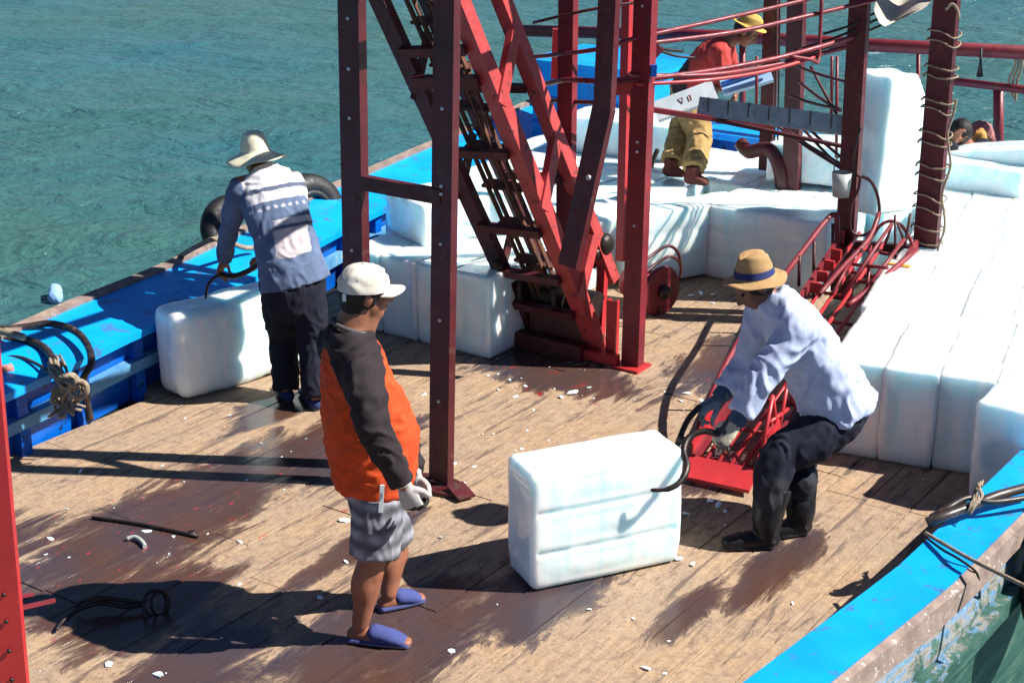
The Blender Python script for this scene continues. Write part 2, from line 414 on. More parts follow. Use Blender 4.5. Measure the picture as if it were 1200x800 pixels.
# port (left) side
loft(lambda s: [(tl(s)+.02, .515), (tl(s)+.02, .47), (tl(s)+.50, .385), (tl(s)+.50, .43)]).build('gunwale_board', M['blue'], boat)
loft(lambda s: [(tl(s)-.05, .545), (tl(s)-.05, .44), (tl(s)+.018, .44), (tl(s)+.018, .535)]).build('rim', M['rim_wood'], boat)
loft(lambda s: [(tl(s)+.40, .40), (tl(s)+.37, -.05), (tl(s)+.33, -.05), (tl(s)+.36, .40)]).build('bulwark', M['deep_blue'], boat)
loft(lambda s: [(tl(s)+.47, .235), (tl(s)+.47, .165), (tl(s)+.395, .165), (tl(s)+.395, .235)]).build('stringer', M['pale_blue'], boat)
loft(lambda s: [(tl(s)+.0, .45), (tl(s)+.1, -1.4), (tl(s)+.2, -1.4), (tl(s)+.06, .45)]).build('hull_side', M['hull'], boat)
# starboard (right) side
loft(lambda s: [(tr(s), .36), (tr(s), .31), (tr(s)-.245, .31), (tr(s)-.245, .36)]).build('gunwale_board', M['blue'], boat)
def wavy(s, k): return .012*noise.noise(Vector((s*3.1, k, 0)))
loft(lambda s: [(tr(s)+.035+wavy(s, 1), .335), (tr(s)+.05+wavy(s, 2), .24), (tr(s)+.003, .24), (tr(s)+.003, .352)]).build('rim', M['rim_wood'], boat)
loft(lambda s: [(tr(s)-.03, .305), (tr(s)+.03, .10), (tr(s)+.035, .02), (tr(s)-.02, -.25), (tr(s)-.10, -1.4), (tr(s)-.2, -1.4), (tr(s)-.14, .305)]).build('hull_side', M['hull'], boat)
loft(lambda s: [(tr(s)+.085, .06), (tr(s)+.085, -.03), (tr(s)+.02, -.03), (tr(s)+.02, .06)]).build('rub_rail', M['hull'], boat)
# ribs and stanchions inside the port bulwark
rib0 = None
for i in range(24):
    s = 1.5+i*.5
    m = MB().obox(W(s, tl(s)+.425, .06), U*.035, V*.03, ZU*.10)
    m.obox(W(s, tl(s)+.425, .31), U*.035, V*.03, ZU*.072)
    m.build('rib', M['deep_blue'], boat)
# far end: transom with its board, and the raised blue locker in the port corner
def across(s0, s1, z0, z1, ta, tb, name, mat):
    MB().obox(W((s0+s1)/2, (ta+tb)/2, (z0+z1)/2), U*((s1-s0)/2), V*((tb-ta)/2), ZU*((z1-z0)/2)).build(name, mat, boat)
across(12.86, 13.06, -1.3, .44, -8.15, -1.98, 'transom', M['deep_blue'])
across(12.60, 13.12, .443, .50, -8.15, -1.95, 'transom_board', M['blue'])
across(-.39, -.2, -1.3, .30, -6.0, -2.55, 'transom', M['deep_blue'])
lockers = MB().obox(W(12.2, -7.3, .57), U*.45, V*.62, ZU*.55).build('locker', M['blue'], boat)
lb = wmat(lockers)
MB().obox(W(12.2, -7.3, 1.145), U*.5, V*.68, ZU*.02).build('lid', M['blue'], lockers)
for dz in (.25, .6, .82):
    MB().obox(W(11.74, -7.3, dz), U*.012, V*.62, ZU*.012).build('batten', M['deep_blue'], lockers)
# under-deck sheet and planks
m = MB(); vs = []; fs = []
for i, s in enumerate(SS): vs += [W(s, tl(s)+.3, -.062), W(s, tr(s)-.1, -.062)]
for i in range(NS-1): fs.append((2*i, 2*i+1, 2*i+3, 2*i+2))
m.add(vs, fs).build('under_deck', M['black'], boat)
PW = .232
t = -8.25; row = 0
while t < -1.95:
    ta, tb = t+.0025, t+PW-.0025; tm = (ta+tb)/2
    # hull curve: start of the plank where it clears the bulwark
    s = S0+.25 - rnd.random()*1.6; first = True
    while s < 12.86:
        L = rnd.choice((2.4, 2.9, 3.3, 2.6)); e = min(s+L, 12.85); a = max(s, S0+.2)
        # trim to the hull
        while a < e and not (ta > tl(a)+.30 and tb < tr(a)-.12): a += .05
        ee = e
        while ee > a and not (ta > tl(ee)+.30 and tb < tr(ee)-.12): ee -= .05
        if ee-a > .25:
            dz = rnd.uniform(-.002, .002); n = max(2, int((ee-a)/.3)); mm = MB(); vv = []; ff = []
            for i in range(n+1):
                q = a+.003+(ee-a-.006)*i/n
                w1 = .003*noise.noise(Vector((q*2, row*3.1, 0))); w2 = .003*noise.noise(Vector((q*2, row*3.1, 9)))
                for (tt, zz) in ((ta+w1, -.05), (ta+w1, dz-.003), (ta+w1+.002, dz), (tb+w2-.002, dz), (tb+w2, dz-.003), (tb+w2, -.05)):
                    vv.append(W(q, tt, zz))
            for i in range(n):
                for k in range(5): ff.append((i*6+k, i*6+k+1, (i+1)*6+k+1, (i+1)*6+k))
            ff.append((0, 5, 4, 3, 2, 1)); ff.append(tuple(n*6+k for k in range(6)))
            mm.add(vv, ff).build('deck_plank', M['deck'], boat, origin=W((a+ee)/2, tm, 0))
        s = e+.0
        if e >= 12.849: break
    t += PW; row += 1
# pipe rail on the far end
rail = empty('pipe_railing', W(13.3, -4, 0), HEAD)
tagit(rail, 'thick red pipe railing across the far end of the boat above the water', 'railing')
MB().tube([PY(610, 36, 15.75), PY(860, 43, 14.5), PY(1020, 53, 13.75), PY(1330, 68, 12.3)], .058, 12).build('top_pipe', M['red'], rail)
MB().tube([PY(1090, 92, 13.4), PY(1330, 121, 12.3)], .035, 10).build('lower_pipe', M['red'], rail)
for (px, Y, r, y0, y1) in ((1170, 13.05, .045, 100, 215), (1076, 13.5, .018, 52, 200), (870, 14.45, .03, 46, 190), (1290, 12.5, .045, 64, 240)):
    MB().tube([PY(px, y0, Y), PY(px, y1, Y)], r, 8).build('upright', M['red'], rail)
MB().tube([PY(1150, 56, 13.0), PY(1149, 75, 13.0), PY(1148, 90, 13.0)], [.01, .012, .03], 6).build('rope_end', M['black'], rail)
for k in range(3):
    MB().tube([PY(1186+k*3, 54, 12.95), PY(1190+k*4, 75, 12.9), PY(1182+k*5, 95, 12.95), PY(1186+k*2, 112+4*k, 12.95)], .010, 6, 4).build('lashing', M['rope'], rail)

# ================================================================= ICE
def ice_mesh(name, L, Wd, H, seed, grooves=True, recess=True, res=.03, round_=.045, cut=None, amp=.008):
    nx, ny, nz = max(4, int(L/res)), max(4, int(Wd/res)), max(4, int(H/res)); key = {}; vs = []; fs = []
    rs = random.Random(seed)
    def spaced(n):           # vertices bunch at the ends, where the edges round off
        return [-.5*cos(pi*i/n)*.35+(i/n-.5)*.65 for i in range(n+1)]
    gx, gy, gz = spaced(nx), spaced(ny), spaced(nz)
    def vert(i, j, k):
        q = (i, j, k)
        if q in key: return key[q]
        p = Vector((gx[i]*L, gy[j]*Wd, gz[k]*H)); h = Vector((L/2, Wd/2, H/2)); r = round_
        c = Vector([max(-h[a]+r, min(h[a]-r, p[a])) for a in range(3)]); d = p-c
        if d.length > 1e-6:
            on = sum(1 for a in range(3) if abs(d[a]) > 1e-6)
            if on > 1: 
                mx = max(abs(x) for x in d); p = c+d.normalized()*mx
        x, y, z = p
        fx, fz = x/L, z/H
        if grooves and abs(y) > Wd*.32 and abs(fx) < .46:
            g = 0
            for zc in (-.17, .17): g += math.exp(-((fz-zc)/.016)**2)
            y -= math.copysign(.014*g, y)
            y += math.copysign(.006*math.cos(fz*3*2*pi), y)*(.46-abs(fx))/.46
        if recess and abs(x) > L*.42:
            e = max(abs(y/Wd), abs(z/H)); kk = 1/(1+math.exp((e-.33)/.03)); x -= math.copysign(.028*kk, x)
        p = Vector((x, y, z)); o = Vector((seed*7.3, seed*1.7, 0))
        n1 = noise.noise(p*5+o); n2 = noise.noise(p*16+o); dirn = Vector((x/L, y/Wd, z/H)).normalized()
        p += dirn*(amp*1.6*n1+amp*.5*n2)
        # melted lower corners
        if z < -H*.3: 
            f = (-z/H-.3)/.2; p.x *= 1-.03*f*(1+n1); p.y *= 1-.05*f*(1+n1)
        if cut:
            for (pn, pd) in cut:
                e = p.dot(pn)-pd
                if e > 0: p -= pn*e
        key[q] = len(vs); vs.append(p); return key[q]
    def face(A, B, cfn, flip):
        for a in range(A):
            for b in range(B):
                q = [vert(*cfn(a, b)), vert(*cfn(a+1, b)), vert(*cfn(a+1, b+1)), vert(*cfn(a, b+1))]
                fs.append(tuple(reversed(q)) if flip else tuple(q))
    face(nx, ny, lambda a, b: (a, b, 0), True); face(nx, ny, lambda a, b: (a, b, nz), False)
    face(nx, nz, lambda a, b: (a, 0, b), False); face(nx, nz, lambda a, b: (a, ny, b), True)
    face(ny, nz, lambda a, b: (0, a, b), True); face(ny, nz, lambda a, b: (nx, a, b), False)
    mb = MB(); mb.add(vs, fs, True); return mb.mesh(name, M['ice'])
ICE = [ice_mesh('ice_block', 1.05, .300, .56, i, res=.026, round_=.010, amp=.005) for i in range(5)]
ICE_LOOSE = [ice_mesh('ice_block', 1.05, .300, .56, 20+i, recess=False, res=.028, round_=.022, amp=.007) for i in range(4)]
nice = 0
def put_ice(me, loc, rz, label, group=None, rx=0, ry=0, sc=(1, 1, 1)):
    global nice
    o = link('ice_block', me, None, loc, (rx, ry, rz)); o.scale = sc; nice += 1
    tagit(o, label, 'ice block', group); return o
# the block being dragged, the one at the port gunwale, the one standing on end, the loose one by the starboard gunwale
a = PZ(622, 697); b_ = PZ(800, 659); dd = (b_-a).normalized(); ang = atan2(dd.y, dd.x); nn = Vector((-dd.y, dd.x, 0))
near = ice_mesh('ice_block', .80, .30, .60, 51, res=.011, round_=.040, amp=.0035)
put_ice(near, a+dd*.40+nn*.15+ZU*.302, ang, 'grooved ice block in the middle of the deck, gripped by black tongs')
a = PZ(214, 474); b_ = PZ(322, 442); dd = (b_-a).normalized(); ang = atan2(dd.y, dd.x); nn = Vector((-dd.y, dd.x, 0))
blk2 = ice_mesh('ice_block', 1.0, .30, .56, 52, grooves=False, recess=False, res=.018, round_=.07, amp=.010)
put_ice(blk2, a+dd*.5+nn*.15+ZU*.282, ang, 'rounded ice block beside the blue port gunwale, hooked by the cream hatted man')
up = ice_mesh('ice_block', .50, .34, .98, 53, grooves=False, recess=False, res=.022, round_=.03, amp=.012,
              cut=[(Vector((.80, -.25, .55)).normalized(), .33)])
put_ice(up, W(10.42, -3.98, 1.15), radians(36), 'tall ice block standing on end between the two gantry posts', ry=radians(3))
rblk = ice_mesh('ice_block', 1.0, .33, .56, 54, grooves=False, recess=False, res=.02, round_=.035, amp=.007)
bm = bmesh.new(); bm.from_mesh(rblk)
for v in bm.verts:
    if v.co.x < -.44:
        r = sqrt((v.co.y)**2+(v.co.z)**2); v.co.x += .03/(1+math.exp((r-.085)/.008))
bm.to_mesh(rblk); bm.free()
p = PZ(1123, 586); put_ice(rblk, p+U*.52+V*.19+ZU*.283, HEAD, 'lone ice block with a round dimple in its end, beside the starboard gunwale')

ordw = ['first', 'second', 'third', 'fourth', 'fifth', 'sixth', 'seventh', 'eighth', 'ninth', 'tenth', 'eleventh', 'twelfth', 'thirteenth']
def stack(rows, where, group, z0=0.0, loose=.2, seed=3, org=None, ang=0.0):
    r = random.Random(seed); u2 = Matrix.Rotation(ang, 3, 'Z') @ U; v2 = Matrix.Rotation(ang, 3, 'Z') @ V
    for ri, (s0, ta, tb, rowname) in enumerate(rows):
        n = max(1, int(round((tb-ta)/.292)))
        for k in range(n):
            t = ta+(tb-ta)*(k+.5)/n
            if org is None:
                if s0+1.0 > 12.85 : s0 = 11.84
                if t-.15 < tl(s0)+.42 or t+.15 > tr(s0)-.16: continue
                pos = W(s0+.5, t, 0)
            else:
                pos = org+u2*(s0+.5)+v2*t; bad = False
                for (ka, kb) in ((.5, .15), (.5, -.15), (-.5, .15), (-.5, -.15)):
                    q = pos+u2*ka+v2*kb; qs, qt = q.dot(U), q.dot(V)
                    if qt > tr(qs)-.16 or qs > 12.84: bad = True
                if bad: continue
            me = (ICE_LOOSE if r.random() < loose else ICE)[r.randrange(4)]
            put_ice(me, pos+u2*r.uniform(-.012, .012)+ZU*(z0+.283+r.uniform(-.004, .004)), HEAD+ang+radians(r.uniform(-.3, .3)) + (pi if r.random() < .5 else 0),
                    '%s ice block from the left in the %s of the %s' % (ordw[min(k, 12)], rowname, where), group, rx=radians(r.uniform(-.4, .4)), ry=radians(r.uniform(-.25, .25)))
stack([(0, -.0, 1.75, 'front row'), (1.02, -.03, 2.3, 'second row'), (2.04, -.0, 3.2, 'third row'), (3.06, -.05, 4.1, 'fourth row'), (4.08, -.1, 4.4, 'last row')],
      'starboard ice stack', 'ice blocks packed on the starboard side', seed=4, org=PZ(968, 531)+Vector((.0, .02, 0)), ang=radians(12))
stack([(7.72, -6.72, -5.52, 'front row'), (8.74, -7.2, -5.75, 'second row'), (9.76, -7.4, -5.6, 'third row')],
      'port ice stack', 'ice blocks packed on the port side', seed=8, loose=.35)
stack([(10.80, -7.6, -4.1, 'front row'), (11.84, -5.2, -4.25, 'back row')],
      'far ice stack', 'ice blocks packed at the far end', seed=12, loose=.3)
# blocks laid crosswise in front of the far stack, and odd ones on top
def cross(s, t, z, label, rz=0, rx=0, ry=0, i=0, sc=(1, 1, 1)):
    put_ice((ICE_LOOSE)[i % 4], W(s, t, z), HEAD-pi/2+rz, label, None, rx, ry, sc)
cross(10.26, -4.78, .285, 'ice block laid crosswise behind the straw hatted man, long grooved side to the camera', sc=(1, 1.1, 1), i=1)
cross(10.6, -4.75, .285, 'ice block laid crosswise directly behind the crosswise block by the chute', i=2)
cross(10.02, -5.42, .29, 'ice block turned a little out of line at the bend of the far stack', rz=radians(62), i=3)
cross(9.75, -5.78, .30, 'ice block leaning over behind the red post of the conveyor', rz=radians(75), rx=radians(14), i=0, sc=(.85, 1, 1))
cross(11.3, -4.7, .74, 'low flat ice block lying on top of the far stack behind the two far posts', rx=radians(88), i=1, rz=radians(15))
cross(11.3, -6.6, .72, 'low flat ice block on top of the far stack towards the port side', rx=radians(90), i=3, rz=radians(8))
cross(8.6, -6.35, .70, 'low flat ice block on the port stack behind the man in white cap', rx=radians(90), i=0, rz=radians(68))
put_ice(ICE_LOOSE[0], PY(1196, 192, 12.0), HEAD-pi/2, 'tilted flat ice block rising at the right edge of the starboard stack', None, radians(88), radians(-9))
so = PZ(968, 531)+Vector((.0, .02, 0)); su = Matrix.Rotation(radians(12), 3, 'Z') @ U; sv = Matrix.Rotation(radians(12), 3, 'Z') @ V
for ri, (a_, v0, n, rn) in enumerate(((3.3, 1.75, 4, 'front row'), (4.33, 1.2, 5, 'back row'))):
    for k in range(n):
        q = so+su*(a_+.5+.06*sin(k*3.1))+sv*(v0+k*.57)
        if q.dot(V) > tr(q.dot(U))-.5 or q.dot(U) > 12.6: continue
        put_ice(ICE_LOOSE[(k+ri) % 4], q+ZU*.705, HEAD+radians(12+4*sin(k*5+ri)), '%s flat ice block from the left in the %s of the upper starboard layer' % (ordw[k], rn), 'flat ice blocks in the upper starboard layer', rx=radians(90))
put_ice(ICE_LOOSE[2], PY(1132, 206, 12.0)*1.0, HEAD-pi/2, 'low flat ice block in front of the crouching person', None, radians(88), 0)

# slush and chips
chipm = []
for i in range(6):
    r = random.Random(i); bm = bmesh.new(); bmesh.ops.create_icosphere(bm, subdivisions=1, radius=.5)
    for v in bm.verts: v.co *= r.uniform(.6, 1.25); v.co.z *= .45
    me = bpy.data.meshes.new('ice_chip'); bm.to_mesh(me); bm.free(); me.materials.append(M['chip']); chipm.append(me)
def chip(p, s, k):
    o = link('ice_chip', chipm[k % 6], None, p+ZU*(s*.15), (rnd.uniform(-.3, .3), rnd.uniform(-.3, .3), rnd.uniform(0, 6)))
    o.scale = (s*rnd.uniform(.8, 1.6), s*rnd.uniform(.6, 1), s*rnd.uniform(.5, .9))
    lm = min(LANDM, key=lambda a: (PZ(a[0], a[1])-p).length)[2]
    tagit(o, 'small white ice chip lying on the deck near '+lm, 'ice chip', 'ice chips near '+lm)
LANDM = [(670, 430, 'the conveyor foot'), (515, 575, 'the foot of the near conveyor post'), (450, 730, 'the blue slippers'), (700, 660, 'the grooved ice block'), (890, 640, 'the black rubber boots'),
         (838, 575, 'the red chute lip'), (140, 712, 'the iron tongs with a ring'), (170, 612, 'the thin iron rod'), (350, 478, 'the cream hatted man'), (700, 795, 'the bottom edge of the picture'),
         (1000, 720, 'the starboard gunwale'), (790, 370, 'the red winch drum'), (720, 500, 'the curved shadows left of the chute'), (1040, 570, 'the front of the starboard ice stack'), (110, 540, 'the port bulwark')]
named = [(672, 461, .07), (657, 466, .05), (690, 455, .04), (497, 463, .035), (616, 453, .03), (604, 465, .03), (584, 457, .02), (578, 509, .03), (566, 509, .02), (531, 544, .04), (516, 630, .03),
         (404, 610, .045), (406, 659, .03), (375, 701, .035), (529, 763, .035), (94, 553, .03), (78, 597, .03), (172, 623, .035), (203, 629, .03), (282, 635, .03), (281, 685, .03), (186, 791, .05), (127, 779, .04),
         (54, 650, .03), (60, 632, .03), (757, 783, .04), (690, 714, .02), (742, 725, .025), (812, 662, .05), (796, 655, .04), (803, 602, .04), (842, 592, .05), (833, 587, .04), (850, 600, .035), (1000, 762, .02), (929, 707, .025),
         (806, 462, .05), (798, 470, .03), (822, 470, .03), (845, 555, .025), (862, 548, .03), (826, 556, .03), (835, 346, .05), (822, 344, .05), (810, 347, .05), (834, 356, .04), (838, 530, .03), (859, 540, .03), (22, 780, .03)]
for i, (x, y, s) in enumerate(named): chip(PZ(x, y), s, i)
for i in range(150):
    u = rnd.random()
    if u < .45: s, t = rnd.uniform(6.3, 9.2), rnd.uniform(-5.6, -3.0)
    else: s, t = rnd.uniform(3.2, 8.0), rnd.uniform(-6.7, -2.4)
    if rnd.random() < .5 : chip(W(s, t), rnd.choice((.008, .01, .014, .02)), i)
    if s > 7.4 and t > -3.3: continue
    chip(W(s, t), rnd.choice((.007, .010, .012, .018)), i) if i % 2 else None

# ================================================================= STEEL FRAME AND CONVEYOR
frame = empty('conveyor_support_frame', W(7, -4.9, 0), HEAD)
tagit(frame, 'dark red steel support frame of bolted channel posts around the ice conveyor', 'steel frame')
mU = -U
def post(s, t, z0, z1, w=.125, d=.06, lean=(0, 0), par=frame, mat='shaded_red', bolts=(), face=None, name='post'):
    p0 = W(s, t, z0); p1 = W(s+lean[0], t+lean[1], z1)
    o = MB().channel(p0, p1, w, d, face or mU).build(name, M[mat], par)
    for zb in bolts:
        q = p0+(p1-p0)*((zb-z0)/(z1-z0)); f = face or mU
        MB().lathe([(.0, .008), (.008, .008), (.010, 0)], q+f*.001, f, 10).build('bolt', M['steel'], o)
    return o
post(5.93, -5.16, 0, 4.3, .135, .06, (0, .10), bolts=(.95, 1.25, 1.95, 2.2, 2.45))
p2 = post(5.98, -4.63, .03, 4.3, .125, .055, (.03, .12), bolts=(.5, .95, 1.36, 1.62, 1.66, 2.05))
post(8.10, -4.70, .02, 4.3, .125, .075, (0, .04), mat='red', bolts=(1.42, 1.48, .95, 2.3))
post(8.10, -5.22, .02, 4.3, .11, .06, mat='red')
post(8.95, -5.30, .4, 4.0, .06, .05, mat='bright_red', name='thin_post')
# foot plate: a rounded flange at the near post
fp = MB(); c = W(5.98, -4.63, .018)
pts = [c+V*(.19*cos(a_))+U*(.10*sin(a_)) for a_ in [i*2*pi/20 for i in range(20)]]
fp.add([q+ZU*.006 for q in pts]+[q-ZU*.014 for q in pts], [tuple(range(20))]+[(i, i+20, (i+1) % 20+20, (i+1) % 20) for i in range(20)]); fp.build('foot_plate', M['dark_red'], frame)
MB().bar(W(5.98, -4.52, .05), W(5.93, -4.40, .02), .10, .012).build('foot_gusset', M['dark_red'], frame)
for (s, t) in ((8.1, -4.7), (8.1, -5.22)):
    MB().obox(W(s+.02, t, .010), U*.09, V*.10, ZU*.008).build('foot_plate', M['bright_red'], frame)
# cross bars
MB().channel(W(5.925, -5.06, 1.62), W(5.985, -4.59, 1.60), .075, .045, mU).build('cross_bar', M['dark_red'], frame)
for z in (2.75, 4.1):
    MB().bar(W(5.99, -5.2, z), W(5.99, -4.6, z), .05, .09).build('cross_bar', M['red'], frame)
    MB().bar(W(8.0, -5.2, z), W(8.0, -4.7, z), .05, .09).build('cross_bar', M['red'], frame)
    MB().bar(W(6.05, -5.22, z+.003), W(8.05, -5.22, z+.003), .05, .08).build('side_rail', M['red'], frame)
    MB().bar(W(6.05, -4.62, z+.003), W(8.05, -4.68, z+.003), .05, .08).build('side_rail', M['red'], frame)

conv = empty('ice_conveyor', W(8.2, -5.1, 0), HEAD)
tagit(conv, 'inclined red steel ice conveyor rising steeply from the deck behind the frame posts', 'conveyor')
IN = radians(67.7); D = (Vector((-.85, -.53, 0)).normalized()*cos(IN)+ZU*sin(IN)).normalized()
NV = (V-D*D.dot(V)).normalized().cross(D).normalized()
if NV.dot(U) < 0: NV = -NV
B0 = PZ(700, 420); A0 = B0-V*.50+Vector((-.02, .03, 0)); LEN = 3.9; TW = .35
DA = (PY(440, 0, 9.22)-A0).normalized(); DB = (PY(529, 0, 9.05)-B0).normalized()
def along(p, d_):                      # the frame widens a little towards its head
    f = max(-.3, min(1.3, (p-A0).dot(V)/.50)); return p+(DA*(1-f)+DB*f)*d_
MB().channel(A0, along(A0, LEN), .115, .06, -NV).build('chord', M['dark_red'], conv)
MB().channel(B0, along(B0, LEN), .11, .09, -NV).build('chord', M['conv_red'], conv)
MB().channel(B0+NV*TW+D*.35, along(B0+NV*TW, LEN), .09, .085, -NV).build('chord', M['conv_red'], conv)
MB().channel(A0+NV*TW+D*.35, along(A0+NV*TW, LEN), .085, .06, -NV).build('chord', M['dark_red'], conv)
# horizontal rungs on the underside (two close together near the top)
for dd_ in (.35, .62, .98, 1.55, 2.05, 2.26, 2.9, 3.5):
    MB().bar(along(A0, dd_)+V*.03-NV*.02, along(B0, dd_)-V*.03-NV*.02, .055 if dd_ != 2.05 else .08, .05, NV).build('rung', M['dark_red'], conv)
for dd_ in (.5, 1.15, 1.8, 2.6, 3.3):
    MB().bar(along(A0+NV*TW, dd_)+V*.03, along(B0+NV*TW, dd_)-V*.03, .05, .04, NV).build('rung', M['dark_red'], conv)
# sloping side braces (red channels)
for k in range(5):
    d0 = .42+k*.74+ (0 if k else .06); d1 = d0+.29
    if k == 0: d1 = d0+.25
    MB().channel(along(B0, d0)+V*.065+NV*.0, along(B0+NV*TW, d1)+V*.065, .095, .045, V).build('side_brace', M['conv_red'], conv)
    MB().bar(along(A0, d0)-V*.055, along(A0+NV*TW, d1)-V*.055, .07, .02, V).build('side_brace', M['dark_red'], conv)
# guide rails, chain with flights
for f in (.30, .40, .62, .74):
    q = A0+V*(.50*f)+NV*.07
    MB().bar(along(q, .2), along(q, LEN), .014, .03, NV).build('guide_rail', M['rust'], conv)
ch = MB()
for i in range(int((LEN-.3)/.042)):
    q = along(A0+V*.245+NV*.12, .2+i*.042)
    if i % 2: ch.obox(q, D*.026, V*.016, NV*.004)
    else: ch.obox(q, D*.026, V*.005, NV*.014)
tagit(ch.build('chain', M['rust'], conv), kind='stuff')
ch = MB()
for i in range(int((LEN-.3)/.05)):
    q = along(A0+V*.40+NV*.20, .2+i*.05)
    ch.obox(q+V*.01*sin(i*2.1), D*.02, V*.022, NV*.018)
tagit(ch.build('chain', M['rust'], conv), kind='stuff')
for i in range(14):
    q = along(A0+V*.235+NV*.12, .35+i*.29)
    MB().obox(q, D*.008, V*.15, NV*.045).build('flight', M['rust'], conv)
# boot housing at the foot, drive motor and small brackets
MB().obox(A0+V*.235+U*.02+ZU*.165-D*.02, V*.20, ZU*.155, U*.10).build('boot_housing', M['dark_red'], conv)
MB().obox(A0+V*.235-U*.12+ZU*.06, V*.26, ZU*.055, U*.04).build('foot_beam', M['dark_red'], conv)
MB().lathe([(0, -.28), (.10, -.28), (.10, .28), (0, .28)], A0+V*.235+U*.0+ZU*.35, V, 20, smooth=False).build('sprocket_shaft', M['iron'], conv)
for kk in (.1, .37): MB().lathe([(.03, -.015), (.15, -.015), (.15, .015), (.03, .015)], A0+V*kk+NV*.10+D*.42, V, 18, smooth=False).build('sprocket', M['iron'], conv)
MB().bar(A0-V*.07+ZU*.62-U*.33, A0-V*.02+ZU*.62-U*.33, .07, .05).build('bracket', M['iron'], conv)
q0 = W(8.12, -4.86, 0)
MB().channel(q0+ZU*.02, q0+ZU*.42, .07, .05, mU).build('leg', M['bright_red'], conv)
MB().bar(W(8.05, -5.02, .05), W(8.07, -4.77, .05), .06, .06).build('foot_beam', M['bright_red'], conv)
MB().channel(W(8.14, -4.97, .12), W(8.3, -5.05, .62), .06, .045, mU).build('leg', M['bright_red'], conv)
mt = MB().lathe([(0, -.11), (.055, -.11), (.075, -.07), (.075, .09), (.05, .12), (0, .12)], PY(697, 284, 9.75), V, 18).build('motor', M['iron'], conv)
MB().lathe([(0, 0), (.035, 0), (.035, .08), (0, .08)], PY(690, 296, 9.68), V, 12).build('motor_shaft', M['iron'], mt)
# the bent leg: upright, then raked down to the lower chord
bl = [PY(714, -60, 9.25), PY(705, 128, 9.15), PY(664, 312, 9.1)]
MB().channel(bl[0], bl[1], .12, .06, mU).build('bent_leg', M['shaded_red'], conv)
MB().channel(bl[1]+ZU*.01, bl[2], .13, .06, mU).build('bent_leg', M['shaded_red'], conv)
MB().lathe([(0, .012), (.014, .012), (.016, 0)], PY(690, 208, 9.06), mU, 10).build('bolt', M['steel'], conv)
# rails that wrap round the conveyor and run back to the far posts
gr = empty('guard_rails', W(8.6, -4.4, 0), HEAD)
tagit(gr, 'curved thin red guard rails strung between the conveyor posts and the far frame', 'guard rail')
def rod(pts, r=.014, mat='red', par=gr, name='rail', res=5): return MB().tube(pts, r, 8, res).build(name, M[mat], par)
rod([PY(625, 27, 9.7), PY(700, 10, 9.5), PY(810, -6, 9.7)], .010, 'dark_red')
rod([PY(618, 68, 9.9), PY(700, 58, 9.4), PY(745, 45, 9.35), PY(845, 23, 9.7), PY(944, 0, 10.1), PY(1010, -20, 10.3)])
rod([PY(742, 53, 9.35), PY(860, 38, 9.75), PY(950, 18, 10.1), PY(1030, -1, 10.3)], .015)
rod([PY(628, 102, 9.9), PY(664, 94, 9.55), PY(720, 96, 9.35), PY(780, 90, 9.4), PY(840, 82, 9.65), PY(908, 69, 9.9), PY(965, 54, 10.1), PY(998, 44, 10.3)], .017)
rod([PY(735, 89, 9.3), PY(830, 88, 9.55), PY(905, 77, 9.9), PY(990, 56, 10.25)], .016)
rod([PY(745, 99, 9.3), PY(830, 94, 9.5), PY(900, 83, 9.8), PY(960, 66, 10.1)], .012, 'bright_red')
rod([PY(640, 118, 9.9), PY(690, 120, 9.5), PY(712, 122, 9.3)], .014, 'dark_red')
rod([PY(963, -6, 10.1), PY(961, 40, 10.1), PY(959, 72, 10.05), PY(950, 70, 10.0), PY(925, 66, 9.95)], .012, 'red', res=3)
for (x0, y0, x1, y1) in ((930, 60, 1030, 22), (930, 68, 1032, 30), (965, 40, 1028, 14), (758, 50, 800, 60), (766, 57, 815, 68)):
    rod([PY(x0, y0, 10.2), PY((x0+x1)/2, (y0+y1)/2+3, 10.3), PY(x1, y1, 10.4)], .009, 'iron', name='cable')
MB().channel(PY(718, 104, 9.35), PY(762, 98, 9.35), .10, .04, Vector((0, -1, -.3))).build('gusset', M['bright_red'], gr)
MB().channel(PY(740, 92, 9.36), PY(775, 56, 9.36), .05, .03, Vector((0, -1, -.3))).build('gusset', M['red'], gr)
MB().obox(PY(766, 83, 9.3), Vector((.018, 0, 0)), Vector((0, .012, 0)), ZU*.035).build('clamp', M['deep_blue'], gr)
MB().bar(PY(652, 34, 10.3), PY(650, 92, 10.3), .05, .05).build('rail_post', M['bright_red'], gr)

# red winch drum by the foot of the frame
dr = empty('hand_winch', PZ(765, 372), HEAD); tagit(dr, 'small red winch drum with dark wheel and bent pipe handle beside the front conveyor post', 'winch')
c = PZ(757, 362)+ZU*.17; AX = (V*.9-U*.25).normalized()
MB().lathe([(0, -.17), (.115, -.17), (.125, -.12), (.115, .10), (0, .10)], c, AX, 20).build('drum', M['bright_red'], dr)
wh = MB().lathe([(0, -.02), (.17, -.02), (.185, 0), (.17, .02), (0, .02)], c+AX*.14, AX, 22, smooth=False).build('wheel', M['red'], dr)
MB().lathe([(0, 0), (.05, 0), (.05, .03), (0, .03)], c+AX*.16, AX, 14).build('hub', M['iron'], wh)
MB().obox(c-ZU*.135, AX*.16, U*.05, ZU*.03).build('base', M['dark_red'], dr)
for off in (0, 14):
    MB().tube([PY(752, 309+off, 9.9), PY(768, 296+off, 10.0), PY(784, 288+off*.9, 10.05), PY(795, 297+off*.6, 10.1), PY(798, 315, 10.1), PY(796, 326, 10.1)], .011, 8, 5).build('handle', M['dark_red'], dr)

